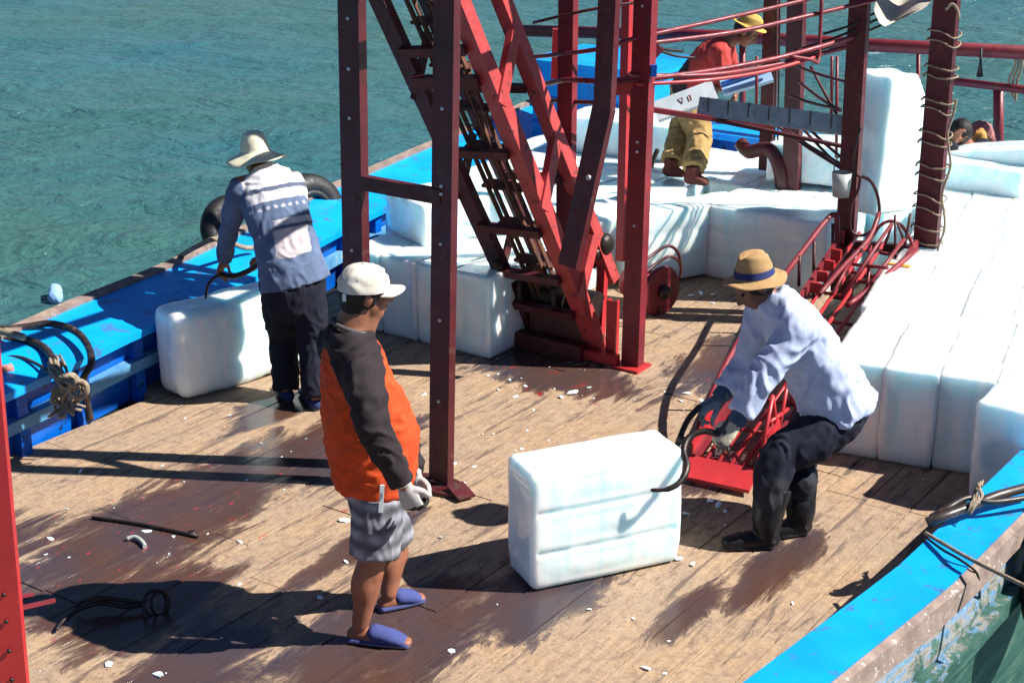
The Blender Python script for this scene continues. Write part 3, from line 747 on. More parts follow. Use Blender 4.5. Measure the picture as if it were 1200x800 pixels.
# ================================================================= STARBOARD GANTRY
gan = empty('chute_gantry', W(9.9, -3.8, 0), HEAD)
tagit(gan, 'pair of tall red posts with rope lashings standing over the head of the red chute', 'gantry')
R1a, R1b = PY(985, 352, 10.35), PY(1013, -120, 10.35); R2a, R2b = PY(1078, 345, 10.15), PY(1118, -120, 10.15)
MB().channel(R1a, R1b, .13, .06, mU).build('post', M['shaded_red'], gan); MB().channel(R2a, R2b, .16, .07, mU).build('post', M['shaded_red'], gan)
MB().bar(PY(1000, 287, 10.33), PY(1074, 292, 10.13), .05, .06).build('cross_bar', M['dark_red'], gan)
MB().bar(PY(995, 262, 10.4), PY(985, 300, 10.3), .02, .02).build('cleat', M['iron'], gan)
for i in range(15):
    f = .10+i*.042+.01*sin(i*3); q = R2a+(R2b-R2a)*f
    k = .012*sin(i*5.0)
    MB().tube([q-V*.095-U*.02+ZU*(.0+k), q-V*.085+mU*.016+ZU*(.012), q+V*0+mU*.022+ZU*k, q+V*.088+mU*.014+ZU*(-.02-k), q+V*.095+U*.08+ZU*.0, q-V*.09+U*.08+ZU*.01, q-V*.095-U*.02+ZU*k], .006, 6, 3).build('lashing', M['rope'], gan)
MB().tube([R2a+(R2b-R2a)*f_+V*(.12+.02*sin(f_*40))-U*.02 for f_ in [.02+.5*i/12 for i in range(13)]], .008, 6, 3).build('hanging_rope', M['rope'], gan)
MB().tube([PY(1108, 12, 10.0), PY(1116, 5, 10.0), PY(1122, 12, 10.0), PY(1124, 22, 10.0)], .010, 6, 4).build('rope_end', M['rope'], gan)
MB().tube([PY(1008, 150, 10.2), PY(1003, 170, 10.2), PY(1000, 190, 10.2), PY(1003, 210, 10.2)], .008, 6, 4).build('cable', M['iron'], gan)
# hoops
hp = [(1003, 205), (1020, 212), (1029, 232), (1030, 255), (1022, 270), (1008, 276), (996, 268), (998, 240), (1006, 222), (1008, 205)]
MB().tube([PY(x, y, 10.15) for x, y in hp], .011, 8, 4).build('hoop', M['dark_red'], gan)
MB().tube([PY(1024, 275, 10.0), PY(1032, 264, 10.0), PY(1045, 259, 10.0), PY(1058, 266, 10.0), PY(1068, 284, 10.0), PY(1071, 305, 10.0)], .012, 8, 5).build('hoop', M['red'], gan)
for (x0, y0, x1, y1) in ((1049, 252, 1049, 330), (1067, 250, 1060, 290), (1046, 262, 1036, 290), (1052, 262, 1062, 290)):
    MB().tube([PY(x0, y0, 9.98), PY(x1, y1, 9.98)], .009, 8).build('hoop_stay', M['dark_red'], gan)
# rolled canvas at the head
cv = MB(); vs = []; fs = []
cpts = [(1022, -14, 10.3), (1030, -6, 10.2), (1062, 2, 10.15), (1098, -14, 10.1)]
rows = 7
for j in range(rows):
    for i in range(13):
        a_ = i/12; b2 = j/(rows-1); x = 1024+74*a_; top = -26; bot = interp([(0, 14), (.12, 33), (.45, 22), (.8, 10), (1, -6)], a_)
        y = top+(bot-top)*b2; vs.append(PY(x+4*sin(b2*3), y, 10.5-.42*b2-.05*sin(a_*9+b2*2)))
for j in range(rows-1):
    for i in range(12): fs.append((j*13+i, j*13+i+1, (j+1)*13+i+1, (j+1)*13+i))
n_ = len(vs); vs += [v+Vector((0, .02, .01)) for v in vs]; fs += [tuple(n_+k for k in reversed(f)) for f in fs]
cvo = cv.add(vs, fs, True).build('canvas_sheet', M['canvas']); tagit(cvo, 'beige canvas sheet hanging from the top between the two gantry posts', 'canvas')
# bucket
bk = empty('hanging_bucket', PY(985, 230, 10.2)); tagit(bk, 'small dirty white bucket hanging on the left gantry post', 'bucket')
MB().lathe([(.0, .0), (.055, 0), (.068, .165), (.062, .165), (.05, .01), (0, .01)], PY(985, 230, 10.2), ZU, 20).build('pail', M['bucket'], bk)
MB().tube([PY(977, 202, 10.2), PY(980, 188, 10.25), PY(988, 180, 10.3), PY(993, 190, 10.25), PY(994, 202, 10.2)], .004, 6, 3).build('handle', M['iron'], bk)

# far posts with beams and the planks lying across them
ff_ = empty('far_frame', W(11, -5, .55), HEAD); tagit(ff_, 'dark red posts with a blue grey beam standing on the far ice', 'steel frame')
for (px, Y, w, d) in ((925, 11.75, .13, .07), (896, 12.2, .11, .06)):
    MB().channel(PY(px, 226 if px == 925 else 200, Y), PY(px+9, -80, Y), w, d, mU).build('post', M['shaded_red'], ff_)
for px in (907, 911): MB().tube([PY(px+4, -60, 12.0), PY(px, 190, 12.0)], .008, 6).build('wire', M['iron'], ff_)
for (px, y1_) in ((887, 150), (981, 185), (975, 140)): MB().tube([PY(px, 66, 11.2), PY(px-1, y1_, 11.2)], .012, 6).build('thin_stay', M['red'], ff_)
MB().channel(PY(818, 124, 10.9), PY(990, 147, 10.45), .13, .05, Vector((.15, -1, .25))).build('beam', M['grey_metal'], ff_)
for i in range(7):
    q = PY(818, 124, 10.9).lerp(PY(990, 147, 10.45), .07+i*.14)
    MB().bar(q+ZU*.07+Vector((0, -.006, 0)), q-ZU*.07+Vector((0, -.006, 0)), .008, .012, Vector((0, 1, 0))).build('rib', M['iron'], ff_)
MB().bar(PY(800, 133, 10.95), PY(990, 172, 10.5), .05, .02).build('lower_bar', M['dark_red'], ff_)
MB().bar(PY(760, 128, 10.8), PY(905, 150, 10.9), .05, .035).build('lower_bar', M['red'], ff_)
for (x0, y0, x1, y1) in ((930, 76, 1000, 98), (935, 95, 985, 130), (925, 112, 985, 128), (925, 128, 992, 190), (900, 140, 990, 200), (918, 150, 985, 192), (950, 78, 990, 150), (940, 150, 1000, 210)):
    MB().tube([PY(x0, y0, 11.2), PY((x0+x1)/2, (y0+y1)/2+2, 11.0), PY(x1, y1, 10.7)], .011, 6, 3).build('stay_rod', M['dark_red'], ff_)
wp = MB().bar(PY(768, 132, 11.2), PY(838, 106, 11.2), .04, .16, Vector((0, .65, .75))).build('white_plank', M['white_paint']); tagit(wp, 'short white painted plank lying in front of the man in khaki trousers', 'plank')
# its small hand-painted marks
mk = [[(798, 122), (801, 127), (804, 120)], [(807, 118), (811, 117), (811, 123), (807, 124), (807, 118)]]
pc = (PY(768, 132, 11.2)+PY(838, 106, 11.2))/2; pd = (PY(838, 106, 11.2)-PY(768, 132, 11.2)).normalized(); pn = pd.cross(Vector((0, .65, .75))).normalized()
if pn.y > 0: pn = -pn
pu = pn.cross(pd); pu = pu if pu.z > 0 else -pu
for mm_ in ([(-.045, .024), (-.025, -.02), (-.005, .024), (-.045, .024)], [(.03, .02), (.05, .024), (.05, -.02), (.03, -.024), (.03, .02)]):
    MB().tube([pc+pn*.022+pd*x+pu*y for x, y in mm_], .0028, 5).build('painted_mark', M['hatch_pink'], wp)
lp = MB().bar(PY(846, 104, 11.3), PY(904, 87, 11.3), .04, .12, Vector((0, .65, .75))).build('light_blue_plank', M['light_blue']); tagit(lp, 'light blue painted plank slanting up between the conveyor and the far posts', 'plank')
MB().bar(PY(845, 100, 11.24), PY(905, 80, 11.24), .05, .02, Vector((0, .65, .75))).build('edge_strip', M['deep_blue'], lp)
rs = MB().tube([PY(868, 168, 12.1), PY(878, 178, 12.0), PY(896, 174, 11.9), PY(906, 180, 11.85), PY(914, 200, 11.8), PY(917, 224, 11.8)], [.055]*30, 10, 6).build('bent_pipe', M['dark_red']); tagit(rs, 'thick bent rusty red pipe beside the far posts on the ice', 'pipe')

# ================================================================= CHUTE
ct = empty('ice_chute', W(7, -3.4, 0), HEAD); tagit(ct, 'long red ice chute of iron rods sloping to the deck beside the straw hatted man', 'chute')
L0, L1 = W(6.93, -3.60, .07), W(9.85, -4.02, .60); G0, G1 = W(6.97, -3.25, .07), W(9.85, -3.50, .60)
for (p, q) in ((L0, L1), (G0, G1)):
    MB().bar(p, q, .022, .09).build('side_rail', M['red'], ct)
for f in (.2, .4, .6, .8):
    MB().tube([L0.lerp(G0, f)+ZU*.02, L1.lerp(G1, f)+ZU*.02], .013, 8).build('slide_rod', M['bright_red'], ct)
for i in range(9):
    f = .03+i*.115; MB().tube([L0.lerp(L1, f)-ZU*.025, G0.lerp(G1, f)-ZU*.025], .012, 8).build('cross_rod', M['red'], ct)
# lip
e = (G0-L0).normalized(); dn = (L0-L1).normalized()
lip = MB(); q = [L0-e*.02+dn*.0+ZU*.03, G0+e*.02+ZU*.03, G0+e*.02+dn*.16-ZU*.0, L0-e*.02+dn*.16-ZU*.0]
lip.add(q+[v-ZU*.02 for v in q], [(0, 3, 2, 1), (4, 5, 6, 7), (0, 1, 5, 4), (1, 2, 6, 5), (2, 3, 7, 6), (3, 0, 4, 7)]); lip.build('lip', M['bright_red'], ct)
for kx in (0, 1): 
    b0 = (L0, G0)[kx]; b1 = (L1, G1)[kx]
    q = [b0.lerp(b1, 0)+ZU*.0, b0.lerp(b1, .12), b0.lerp(b1, .10)+ZU*.16, b0+ZU*.10]
    th = e*.006*(1 if kx else -1)
    MB().add([v+th for v in q]+[v+th*3 for v in q], [(0, 1, 2, 3), (7, 6, 5, 4), (0, 4, 5, 1), (1, 5, 6, 2), (2, 6, 7, 3), (3, 7, 4, 0)]).build('side_plate', M['bright_red'], ct)
# zig-zag bars standing on the right rail near the foot
for (f0, z0_, f1, z1_) in ((.02, .03, .07, .34), (.07, .34, .11, .03), (.11, .03, .15, .30), (.06, .20, .16, .12), (.15, .30, .22, .02)):
    MB().tube([G0.lerp(G1, f0)+ZU*z0_, G0.lerp(G1, f1)+ZU*z1_], .012, 8).build('brace', M['bright_red'], ct)
# handrail
hr = [PY(812, 520, 7.9), PY(828, 478, 8.1), PY(850, 428, 8.45), PY(885, 368, 8.95), PY(930, 308, 9.65), PY(965, 262, 10.1), PY(977, 252, 10.2), PY(981, 262, 10.2), PY(981, 330, 10.2)]
MB().tube(hr, .019, 10, 5).build('handrail', M['red'], ct)
for (x, y0, y1, Y) in ((861, 408, 445, 8.6), (954, 282, 352, 9.95), (937, 300, 335, 9.7), (976, 262, 340, 10.2)):
    MB().tube([PY(x, y0, Y), PY(x-1, y1, Y)], .011, 8).build('handrail_post', M['dark_red'], ct)
MB().tube([PY(1074, 292, 9.9), PY(1030, 330, 9.5), PY(993, 358, 9.15)], .019, 8, 3).build('handrail', M['red'], ct)
MB().tube([PY(1030, 250, 10.1), PY(1018, 280, 9.9), PY(990, 310, 9.6), PY(960, 345, 9.2)], .017, 8, 3).build('handrail', M['red'], ct)
for (x0, y0, x1, y1) in ((1060, 280, 1010, 345), (1020, 288, 1016, 345), (1045, 262, 985, 350), (1000, 300, 975, 345), (1000, 310, 1040, 314), (990, 328, 1030, 332)):
    MB().tube([PY(x0, y0, 9.75), PY(x1, y1, 9.4)], .012, 8).build('brace', M['red'], ct)
MB().obox(PY(1052, 318, 9.75), V*.08, U*.02, ZU*.05).build('yellow_guard', M['yellow'], ct)
for i in range(4): MB().obox(PY(980-i*8, 298+i*13, 9.9-i*.13), V*.035, U*.012, ZU*.035).build('red_block', M['bright_red'], ct)
cl = MB().tube([PY(726, 524, 8.02), PY(732, 490, 8.4)], .004, 6)

# near red post at the left edge of the picture
npst = empty('near_red_post', PZ(22, 900)); tagit(npst, 'bright red perforated steel post at the bottom left corner', 'post')
q0 = PZ(20, 905); q1 = q0+ZU*1.55+Vector((-.03, .10, 0))
q1 = PY(-12, 560, q0.y+.05)
fc = Vector((.1, -1, .1))
o = MB().channel(q0, q1+(q1-q0)*1.2, .13, .05, fc).build('upright', M['bright_red'], npst)
for f in (.26, .33, .43, .53, .62, .9, 1.1):
    q = q0+(q1-q0)*f+Vector((.012, -.003, 0)); MB().lathe([(0, .004), (.008, .004), (.009, 0)], q, fc, 8).build('bolt_hole', M['iron'], o)
MB().bar(PY(20, 713, 5.45), PY(64, 703, 5.6), .012, .016).build('rail', M['red'], npst)
MB().bar(PY(18, 700, 5.5), PY(38, 696, 5.6), .012, .012).build('rail', M['red'], npst)
# ================================================================= PEOPLE
def lin(c): return tuple(c)
def limb(mb, pts, rad, side=None, n=18, res=4, cap=True):
    pts = [Vector(p) for p in pts]; rad = [(r, r) if isinstance(r, (int, float)) else r for r in rad]
    rv = [Vector((r[0], r[1], 0)) for r in rad]
    P = spline(pts, res); R = []
    for i in range(len(rv)-1):
        for k in range(res):
            t = k/res; t = t*t*(3-2*t)*.5+t*.5; R.append(rv[i].lerp(rv[i+1], t))
    R.append(rv[-1])
    if cap:
        t0 = (P[0]-P[1]).normalized(); t1 = (P[-1]-P[-2]).normalized()
        r0, r1 = min(R[0].x, R[0].y), min(R[-1].x, R[-1].y); A = []; B = []; RA = []; RB = []
        for f in (.98, .85, .6, .3):
            c = sqrt(1-f*f); A.append(P[0]+t0*r0*f); RA.append(R[0]*c)
        for f in (.3, .6, .85, .98):
            c = sqrt(1-f*f); B.append(P[-1]+t1*r1*f); RB.append(R[-1]*c)
        P = A+P+B; R = RA+R+RB
    vs = []; fs = []; prev = Vector(side) if side is not None else None
    for i, p in enumerate(P):
        t = (P[min(i+1, len(P)-1)]-P[max(i-1, 0)]).normalized()
        base = Vector(side) if side is not None else (prev if prev is not None else t.orthogonal())
        a = base-t*base.dot(t)
        a = a.normalized() if a.length > 1e-4 else t.orthogonal().normalized()
        if side is None: prev = a
        b = t.cross(a)
        for k in range(n):
            th = 2*pi*k/n; vs.append(p+a*cos(th)*R[i].x+b*sin(th)*R[i].y)
    for i in range(len(P)-1):
        for k in range(n): fs.append((i*n+k, i*n+(k+1) % n, (i+1)*n+(k+1) % n, (i+1)*n+k))
    fs.append(tuple(reversed(range(n)))); fs.append(tuple((len(P)-1)*n+k for k in range(n)))
    mb.add(vs, fs, True)
def ell(mb, c, ax, ay, az, n=16, m=10):
    c = Vector(c); vs = [c+az]; fs = []
    for j in range(1, m):
        ph = pi*j/m
        for k in range(n): th = 2*pi*k/n; vs.append(c+az*cos(ph)+(ax*cos(th)+ay*sin(th))*sin(ph))
    vs.append(c-az); L = len(vs)-1
    for k in range(n): fs.append((0, 1+k, 1+(k+1) % n)); fs.append((L, 1+(m-2)*n+(k+1) % n, 1+(m-2)*n+k))
    for j in range(m-2):
        for k in range(n): a = 1+j*n+k; b = 1+j*n+(k+1) % n; fs.append((a, a+n, b+n, b))
    mb.add(vs, fs, True)
def finish(mb, name, parent, mat, voxel=.01, smooth=3, colfn=None, wr=0.0, wscale=(14, 14, 7), seed=0, sfac=.5, amp_fn=None):
    inv = wmat(parent).inverted() if parent is not None else Matrix()
    me = mb.mesh('tmp', M[mat]); o = bpy.data.objects.new('tmp', me); COL.objects.link(o)
    r = o.modifiers.new('r', 'REMESH'); r.mode = 'VOXEL'; r.voxel_size = voxel
    if smooth: s = o.modifiers.new('s', 'SMOOTH'); s.iterations = smooth; s.factor = sfac
    dg = bpy.context.evaluated_depsgraph_get(); dg.update()
    m2 = bpy.data.meshes.new_from_object(o.evaluated_get(dg), depsgraph=dg); bpy.data.objects.remove(o)
    m2.name = name; m2.materials.clear(); m2.materials.append(M[mat])
    nrm = [v.normal.copy() for v in m2.vertices]; cols = []
    for i, v in enumerate(m2.vertices):
        p = v.co.copy(); n = nrm[i]
        if wr:
            q = Vector((p.x*wscale[0], p.y*wscale[1], p.z*wscale[2]+seed))
            d = noise.noise(q+Vector((1, 1, 1))*noise.noise(q*.5)*1.5); rdg = 1-abs(d)*2.2
            k = amp_fn(p) if amp_fn else 1
            p += n*max(-.003, wr*k*(rdg-.45+.5*noise.noise(q*2.3)))
        cols += list(colfn(v.co, n) if colfn else (.5, .5, .5))+[1]
        v.co = inv @ p
    at = m2.color_attributes.new('Col', 'FLOAT_COLOR', 'POINT'); at.data.foreach_set('color', cols)
    m2.polygons.foreach_set('use_smooth', [True]*len(m2.polygons)); m2.update()
    return link(name, m2, parent)
def dseg(p, a, b):
    d = b-a; t = max(0, min(1, (p-a).dot(d)/d.length_squared)); return (p-(a+d*t)).length
def dpoly(p, pts): return min(dseg(p, a, b) for a, b in zip(pts, pts[1:]))
def add_head(mb, c, f, u, k=1.0):
    f = f.normalized(); r = f.cross(u).normalized(); u = r.cross(f).normalized()
    def E(df, du, dr, rf, ru, rr): ell(mb, c+(f*df+u*du+r*dr)*k, r*rr*k, f*rf*k, u*ru*k)
    E(-.008, .028, 0, .094, .093, .075); E(.022, -.025, 0, .070, .085, .062)
    E(.050, -.085, 0, .034, .028, .036); E(.035, -.070, 0, .05, .035, .048)
    E(.074, .028, 0, .018, .014, .048)
    for s in (-1, 1):
        E(.052, -.022, .040*s, .028, .026, .020); E(-.008, -.005, .074*s, .020, .032, .010); E(.0, .0, .080*s, .014, .022, .007)
    limb(mb, [c+(f*.088+u*.018)*k, c+(f*.100-u*.005)*k, c+(f*.113-u*.028)*k], [.008*k, .011*k, .015*k], n=10, res=2)
    E(.094, -.032, .013, .010, .008, .008); E(.094, -.032, -.013, .010, .008, .008)
    E(.086, -.054, 0, .014, .007, .022); E(.083, -.066, 0, .014, .008, .020)
    return r, f, u
def eyes(parent, c, f, u, k=1.0):
    f = f.normalized(); r = f.cross(u).normalized(); u = r.cross(f).normalized(); inv = wmat(parent).inverted()
    for s in (-1, 1):
        m = MB(); ell(m, c+(f*.0845+u*.010+r*.030*s)*k, r*.013*k, f*.007*k, u*.007*k, 10, 6); m.build('eye', M['iron'], parent)
def add_hand(mb, w, d, nrm, thumb, curl=.5, k=1.0, spread=.05):
    """w wrist, d along the palm, nrm out of the palm, thumb = side the thumb is on"""
    d = Vector(d).normalized(); nrm = Vector(nrm); nrm = (nrm-d*nrm.dot(d)).normalized(); sd = d.cross(nrm)
    if sd.dot(Vector(thumb)) < 0: sd = -sd
    limb(mb, [w-d*.03*k, w+d*.01*k, w+d*.05*k, w+d*.088*k], [(.030*k, .024*k), (.031*k, .021*k), (.041*k, .018*k), (.040*k, .014*k)], side=sd, n=14, res=2)
    for i, (off, L) in enumerate(zip((.031, .0105, -.0105, -.031), (.070, .079, .073, .056))):
        p = w+(d*(.083-.004*abs(i-1.3))+sd*off)*k; a = spread*(1.5-i)*.5; dr = (d+sd*a).normalized(); pts = [p-dr*.012*k, p]; ang = curl*(.55+.05*i)
        for j, seg in enumerate((.44, .32, .24)):
            dr = (Matrix.Rotation(ang, 3, dr.cross(nrm)) @ dr).normalized(); p = p+dr*L*seg*k; pts.append(p); ang = curl*(.9-.2*j)
        limb(mb, pts, [.0100*k, .0104*k, .0094*k, .0086*k, .0074*k], n=10, res=2)
    p = w+(d*.022+sd*.030+nrm*.004)*k; dr = (d*.62+sd*.62+nrm*.35).normalized(); q = p+dr*.036*k; d3 = (d*.85+sd*.15+nrm*.5).normalized()
    limb(mb, [p-sd*.01*k, p, q, q+d3*.030*k, q+(d3+nrm*.25*curl).normalized()*.052*k], [.014*k, .0145*k, .0125*k, .0108*k, .0088*k], n=10, res=2)
def base_body(mb, J, F, Ssd, k=1.0):
    limb(mb, [J['pelvis'], J['waist'], J['chest'], J['neck']], [(.145*k, .10*k), (.135*k, .10*k), (.155*k, .105*k), (.075*k, .07*k)], side=Ssd)
    limb(mb, [J['neck'], J['head']-ZU*.02], [.062*k, .055*k])
    limb(mb, [J['sh'][0], (J['sh'][0]+J['sh'][1])/2, J['sh'][1]], [.055*k, .07*k, .055*k])
    for i in (0, 1):
        limb(mb, [J['sh'][i], J['el'][i], J['wr'][i]], [.052*k, .040*k, .027*k])
        limb(mb, [J['hip'][i], J['kn'][i], J['kn'][i].lerp(J['an'][i], .3), J['an'][i]], [.088*k, .058*k, .058*k, .038*k])
        h, t = J['foot'][i]; limb(mb, [h+ZU*.035, h.lerp(t, .5)+ZU*.035, t+ZU*.02], [(.032*k, .034), (.040*k, .032), (.034*k, .018)], side=(t-h).cross(ZU))
SKIN = (.34, .135, .075); LIP = (.24, .07, .05)
def skinfn(c, f, u):
    def fn(p, n):
        d = (p-c-f*.084+u*.06).length
        k = max(0, 1-d/.028); b = .92+.16*noise.noise(p*20)
        return tuple((SKIN[i]*(1-k)+LIP[i]*k)*b for i in range(3))
    return fn

# ------------------------------------------------ man in the white cap
def man_cap():
    F = Vector((.93, .37, 0)).normalized(); S = Vector((F.y, -F.x, 0)); root = empty('person', PZ(445, 735), atan2(F.y, F.x))
    tagit(root, 'man in white cap, black and orange shirt, striped shorts and blue slippers', 'person')
    Y = 6.12; J = {}
    J['head'] = PY(427, 344, 6.14); J['neck'] = PY(410, 388, Y); J['chest'] = PY(417, 440, Y); J['waist'] = PY(434, 520, Y); J['pelvis'] = PY(437, 575, Y)
    sc = PY(409, 413, Y); J['sh'] = [sc+S*.175-ZU*.015, sc-S*.175-ZU*.0]
    J['el'] = [PY(438, 502, 5.84), PY(462, 488, 6.36)]; J['wr'] = [PY(474, 570, 5.86), PY(486, 558, 6.16)]
    J['hip'] = [J['pelvis']+S*.095-ZU*.03, J['pelvis']-S*.095-ZU*.03]
    J['kn'] = [PY(436, 660, 5.98), PY(463, 640, 6.32)]; J['foot'] = [(PZ(415, 750), PZ(478, 757)), (PZ(450, 714), PZ(494, 704))]
    J['an'] = [PZ(423, 751)+ZU*.09, PZ(456, 714)+ZU*.09]
    hf = (F-ZU*.05).normalized(); hu = (ZU+F*.02)
    mb = MB(); base_body(mb, J, F, S, 1.0); 
    limb(mb, [J['neck']-F*.01, J['head']-F*.015-ZU*.03], [.066, .062])
    for i in (0, 1): limb(mb, [J['kn'][i]+ZU*.02, J['kn'][i].lerp(J['an'][i], .33)-F*.016, J['kn'][i].lerp(J['an'][i], .7), J['an'][i]], [.058, .062, .046, .038])
    r, f, u = add_head(mb, J['head'], hf, hu, 1.03); limb(mb, [J['head']-u*.085+f*.03, J['neck']+F*.05], [.045, .06])
    body = finish(mb, 'body', root, 'skin', .0075, 2, skinfn(J['head'], f, u), sfac=.4)
    eyes(root, J['head'], f, u, 1.03)
    # hair
    mb = MB(); c = J['head']; ell(mb, c-f*.018+u*.012, r*.084, f*.094, u*.094); ell(mb, c-f*.043-u*.043, r*.068, f*.060, u*.054)
    for s in (-1, 1): ell(mb, c+f*.014+u*.01+r*.073*s, r*.012, f*.018, u*.048)
    finish(mb, 'hair', root, 'hair', .006, 1, lambda p, n: (.014, .012, .011), wr=.003, wscale=(90, 90, 40))
    # cap
    m = MB(); vs = []; fs = []; na, nb = 40, 12; cc = c+u*.040-f*.004
    for j in range(nb+1):
        ph = (pi/2)*j/nb
        for i in range(na):
            th = 2*pi*i/na; seam = 1-.012*math.exp(-((th*6/(2*pi)) % 1-.5)**2/.002)
            rr = cos(ph)**.72*seam; vs.append(cc+(f*cos(th)*.109+r*sin(th)*.095)*rr*(1.02)+u*(sin(ph)*.104-.016)*(1+.03*noise.noise(Vector((cos(th)*2, sin(th)*2, ph*2))))+(f*cos(th)+r*sin(th))*.011*noise.noise(Vector((cos(th)*3, sin(th)*3, ph*5))))
    for j in range(nb):
        for i in range(na): fs.append((j*na+i, j*na+(i+1) % na, (j+1)*na+(i+1) % na, (j+1)*na+i))
    m.add(vs, fs, True); inv = wmat(root).inverted()
    cap = m.build('cap', M['cap'], root)
    m = MB(); vs = []; fs = []; A, B = 17, 7
    for lay in (0, 1):
        for j in range(B):
            for i in range(A):
                a_ = (i/(A-1)-.5)*2*1.05; q = j/(B-1); e = cc+f*cos(a_)*.102+r*sin(a_)*.090
                ext = .078*q*(cos(a_)**.6 if cos(a_) > 0 else 0); vs.append(e+f*ext-u*(.010+.030*(sin(a_)**2)*.9+.12*ext+.004*lay))
    for j in range(B-1):
        for i in range(A-1):
            q = (j*A+i, j*A+i+1, (j+1)*A+i+1, (j+1)*A+i); fs.append(q); fs.append(tuple(A*B+k for k in reversed(q)))
    for i in range(A-1): k = (B-1)*A+i; fs.append((k, k+1, k+1+A*B, k+A*B))
    m.add(vs, fs, True).build('brim', M['cap'], cap)
    m = MB(); m.tube([cc-f*.102*cos(a_)+r*.092*sin(a_)-u*.014 for a_ in [-.9+.15*i for i in range(13)]], .006, 6).build('strap', M['white_paint'], cap)
    MB().obox(cc-f*.096+r*.046-u*.035, f*.006, r*.008, u*.016).build('buckle', M['white_paint'], cap)
    MB().lathe([(0, .004), (.009, .002), (.010, 0)], cc+u*.089, u, 10).build('button', M['cap'], cap)
    # shirt
    mb = MB()
    limb(mb, [PY(411, 382, Y), PY(411, 408, Y), PY(417, 440, Y), PY(427, 480, Y), PY(436, 515, Y), PY(438, 545, Y), PY(438, 567, Y)],
         [(.095, .09), (.180, .115), (.20, .145), (.195, .185), (.195, .203), (.186, .185), (.184, .172)], side=S, cap=False, n=26)
    for i in (0, 1):
        limb(mb, [J['sh'][i]-(S if i == 0 else -S)*.03, J['sh'][i]-ZU*.04, J['sh'][i].lerp(J['el'][i], .5), J['el'][i], J['wr'][i]+(J['el'][i]-J['wr'][i]).normalized()*.02], [.080, .086, .080, .070, .052], cap=False)
    ell(mb, J['sh'][0]-ZU*.005, S*.07, F*.075, ZU*.065); ell(mb, J['sh'][1]-ZU*.005, S*.07, F*.075, ZU*.065)
    arm = [[J['neck']-ZU*.03, J['sh'][i], J['el'][i], J['wr'][i]] for i in (0, 1)]
    def cf(p, n):
        blk = False
        for a in arm:
            if dseg(p, a[0], a[1]) < .115+.012*noise.noise(p*9) or dseg(p, a[1], a[2]) < .092 or dseg(p, a[2], a[3]) < .078: blk = True
        if blk: return (.026, .018, .020)
        g = .9+.2*noise.noise(p*12); return (.70*g, .082*g, .016*g)
    finish(mb, 'shirt', root, 'cloth', .0085, 2, cf, wr=.014, wscale=(9, 9, 11), seed=3, sfac=.4)
    m = MB(); m.tube([J['neck']+ZU*.022+F*.006+(F*cos(a_)*.080+S*sin(a_)*.084)+ZU*(-.030*cos(a_)) for a_ in [i*2*pi/24 for i in range(25)]], .010, 8).build('collar', M['collar'], root)
    # shorts
    mb = MB()
    limb(mb, [PY(437, 545, Y), PY(438, 562, Y), J['pelvis']+ZU*.0], [(.160, .150), (.172, .160), (.178, .150)], side=S, cap=False)
    e0 = J['hip'][0].lerp(J['kn'][0], .86); e1 = J['hip'][1].lerp(J['kn'][1], .88)
    limb(mb, [J['hip'][0]+ZU*.05, J['hip'][0].lerp(J['kn'][0], .4), e0+F*.005], [.108, .112, .107], cap=False)
    limb(mb, [J['hip'][1]+ZU*.05, J['hip'][1].lerp(J['kn'][1], .4), e1+F*.005], [.108, .112, .105], cap=False)
    def sf(p, n):
        q = p.z*85+noise.noise(p*6)*2.2; a = .5+.5*sin(q); b = .5+.5*sin(p.x*70+p.z*9+3*noise.noise(p*8)); k = .24+.60*a*(.35+.65*b)
        return (k*.42, k*.42, k*.47)
    finish(mb, 'shorts', root, 'cloth', .0085, 3, sf, wr=.009, wscale=(15, 15, 8), seed=9)
    # gloves
    def gf(w, d):
        def fn(p, n):
            t = (p-w).dot(d)
            return (.02, .02, .022) if t > .098+.006*noise.noise(p*60) else (.52, .48, .44)
        return fn
    for i, (dr, nr, th) in enumerate(((Vector((.32, .05, -.92)), Vector((.2, .95, -.1)), F), (Vector((.25, -.3, -.9)), Vector((-.3, -.9, 0)), F))):
        w = J['wr'][i]; dr = dr.normalized(); mb = MB(); add_hand(mb, w, dr, nr, th, .85 if i == 0 else .9, 1.12)
        limb(mb, [w-dr*.055, w-dr*.01], [.040, .034], cap=False)
        finish(mb, 'glove', root, 'cloth', .0045, 2, gf(w, dr), sfac=.35)
    for (x0, y0, x1, y1) in ((448, 568, 446, 600),):
        MB().bar(PY(x0, y0, 5.93), PY(x1, y1, 5.92), .018, .010, Vector((0, -1, 0))).build('tucked_glove', M['white_paint'], root)
    # slippers
    for (h, t) in J['foot']:
        d = (t-h).normalized(); sd = d.cross(ZU); m = MB()
        limb(m, [h-d*.015+ZU*.016, h.lerp(t, .5)+ZU*.016, t+ZU*.016], [(.042, .016), (.047, .016), (.040, .016)], side=sd, cap=True)
        sl = finish(m, 'slipper', root, 'cloth', .006, 1, lambda p, n: (.50, .52, .55) if p.z < .014 else (.06, .075, .22))
        m = MB(); limb(m, [h.lerp(t, .40)+ZU*.052, h.lerp(t, .70)+ZU*.038, t-d*.02+ZU*.024], [(.047, .036), (.049, .034), (.040, .022)], side=sd)
        finish(m, 'upper', sl, 'cloth', .006, 1, lambda p, n: (.06, .078, .24))
M['cap'] = simple('off_white_cap_cloth', (.66, .62, .55), (.56, .50, .40), .9, nscale=12, bstr=.4, bscale=300, c3=(.58, .52, .42), c3thr=.66)
M['collar'] = simple('grey_rib_collar', (.09, .08, .085), (.06, .05, .055), .9)
man_cap()

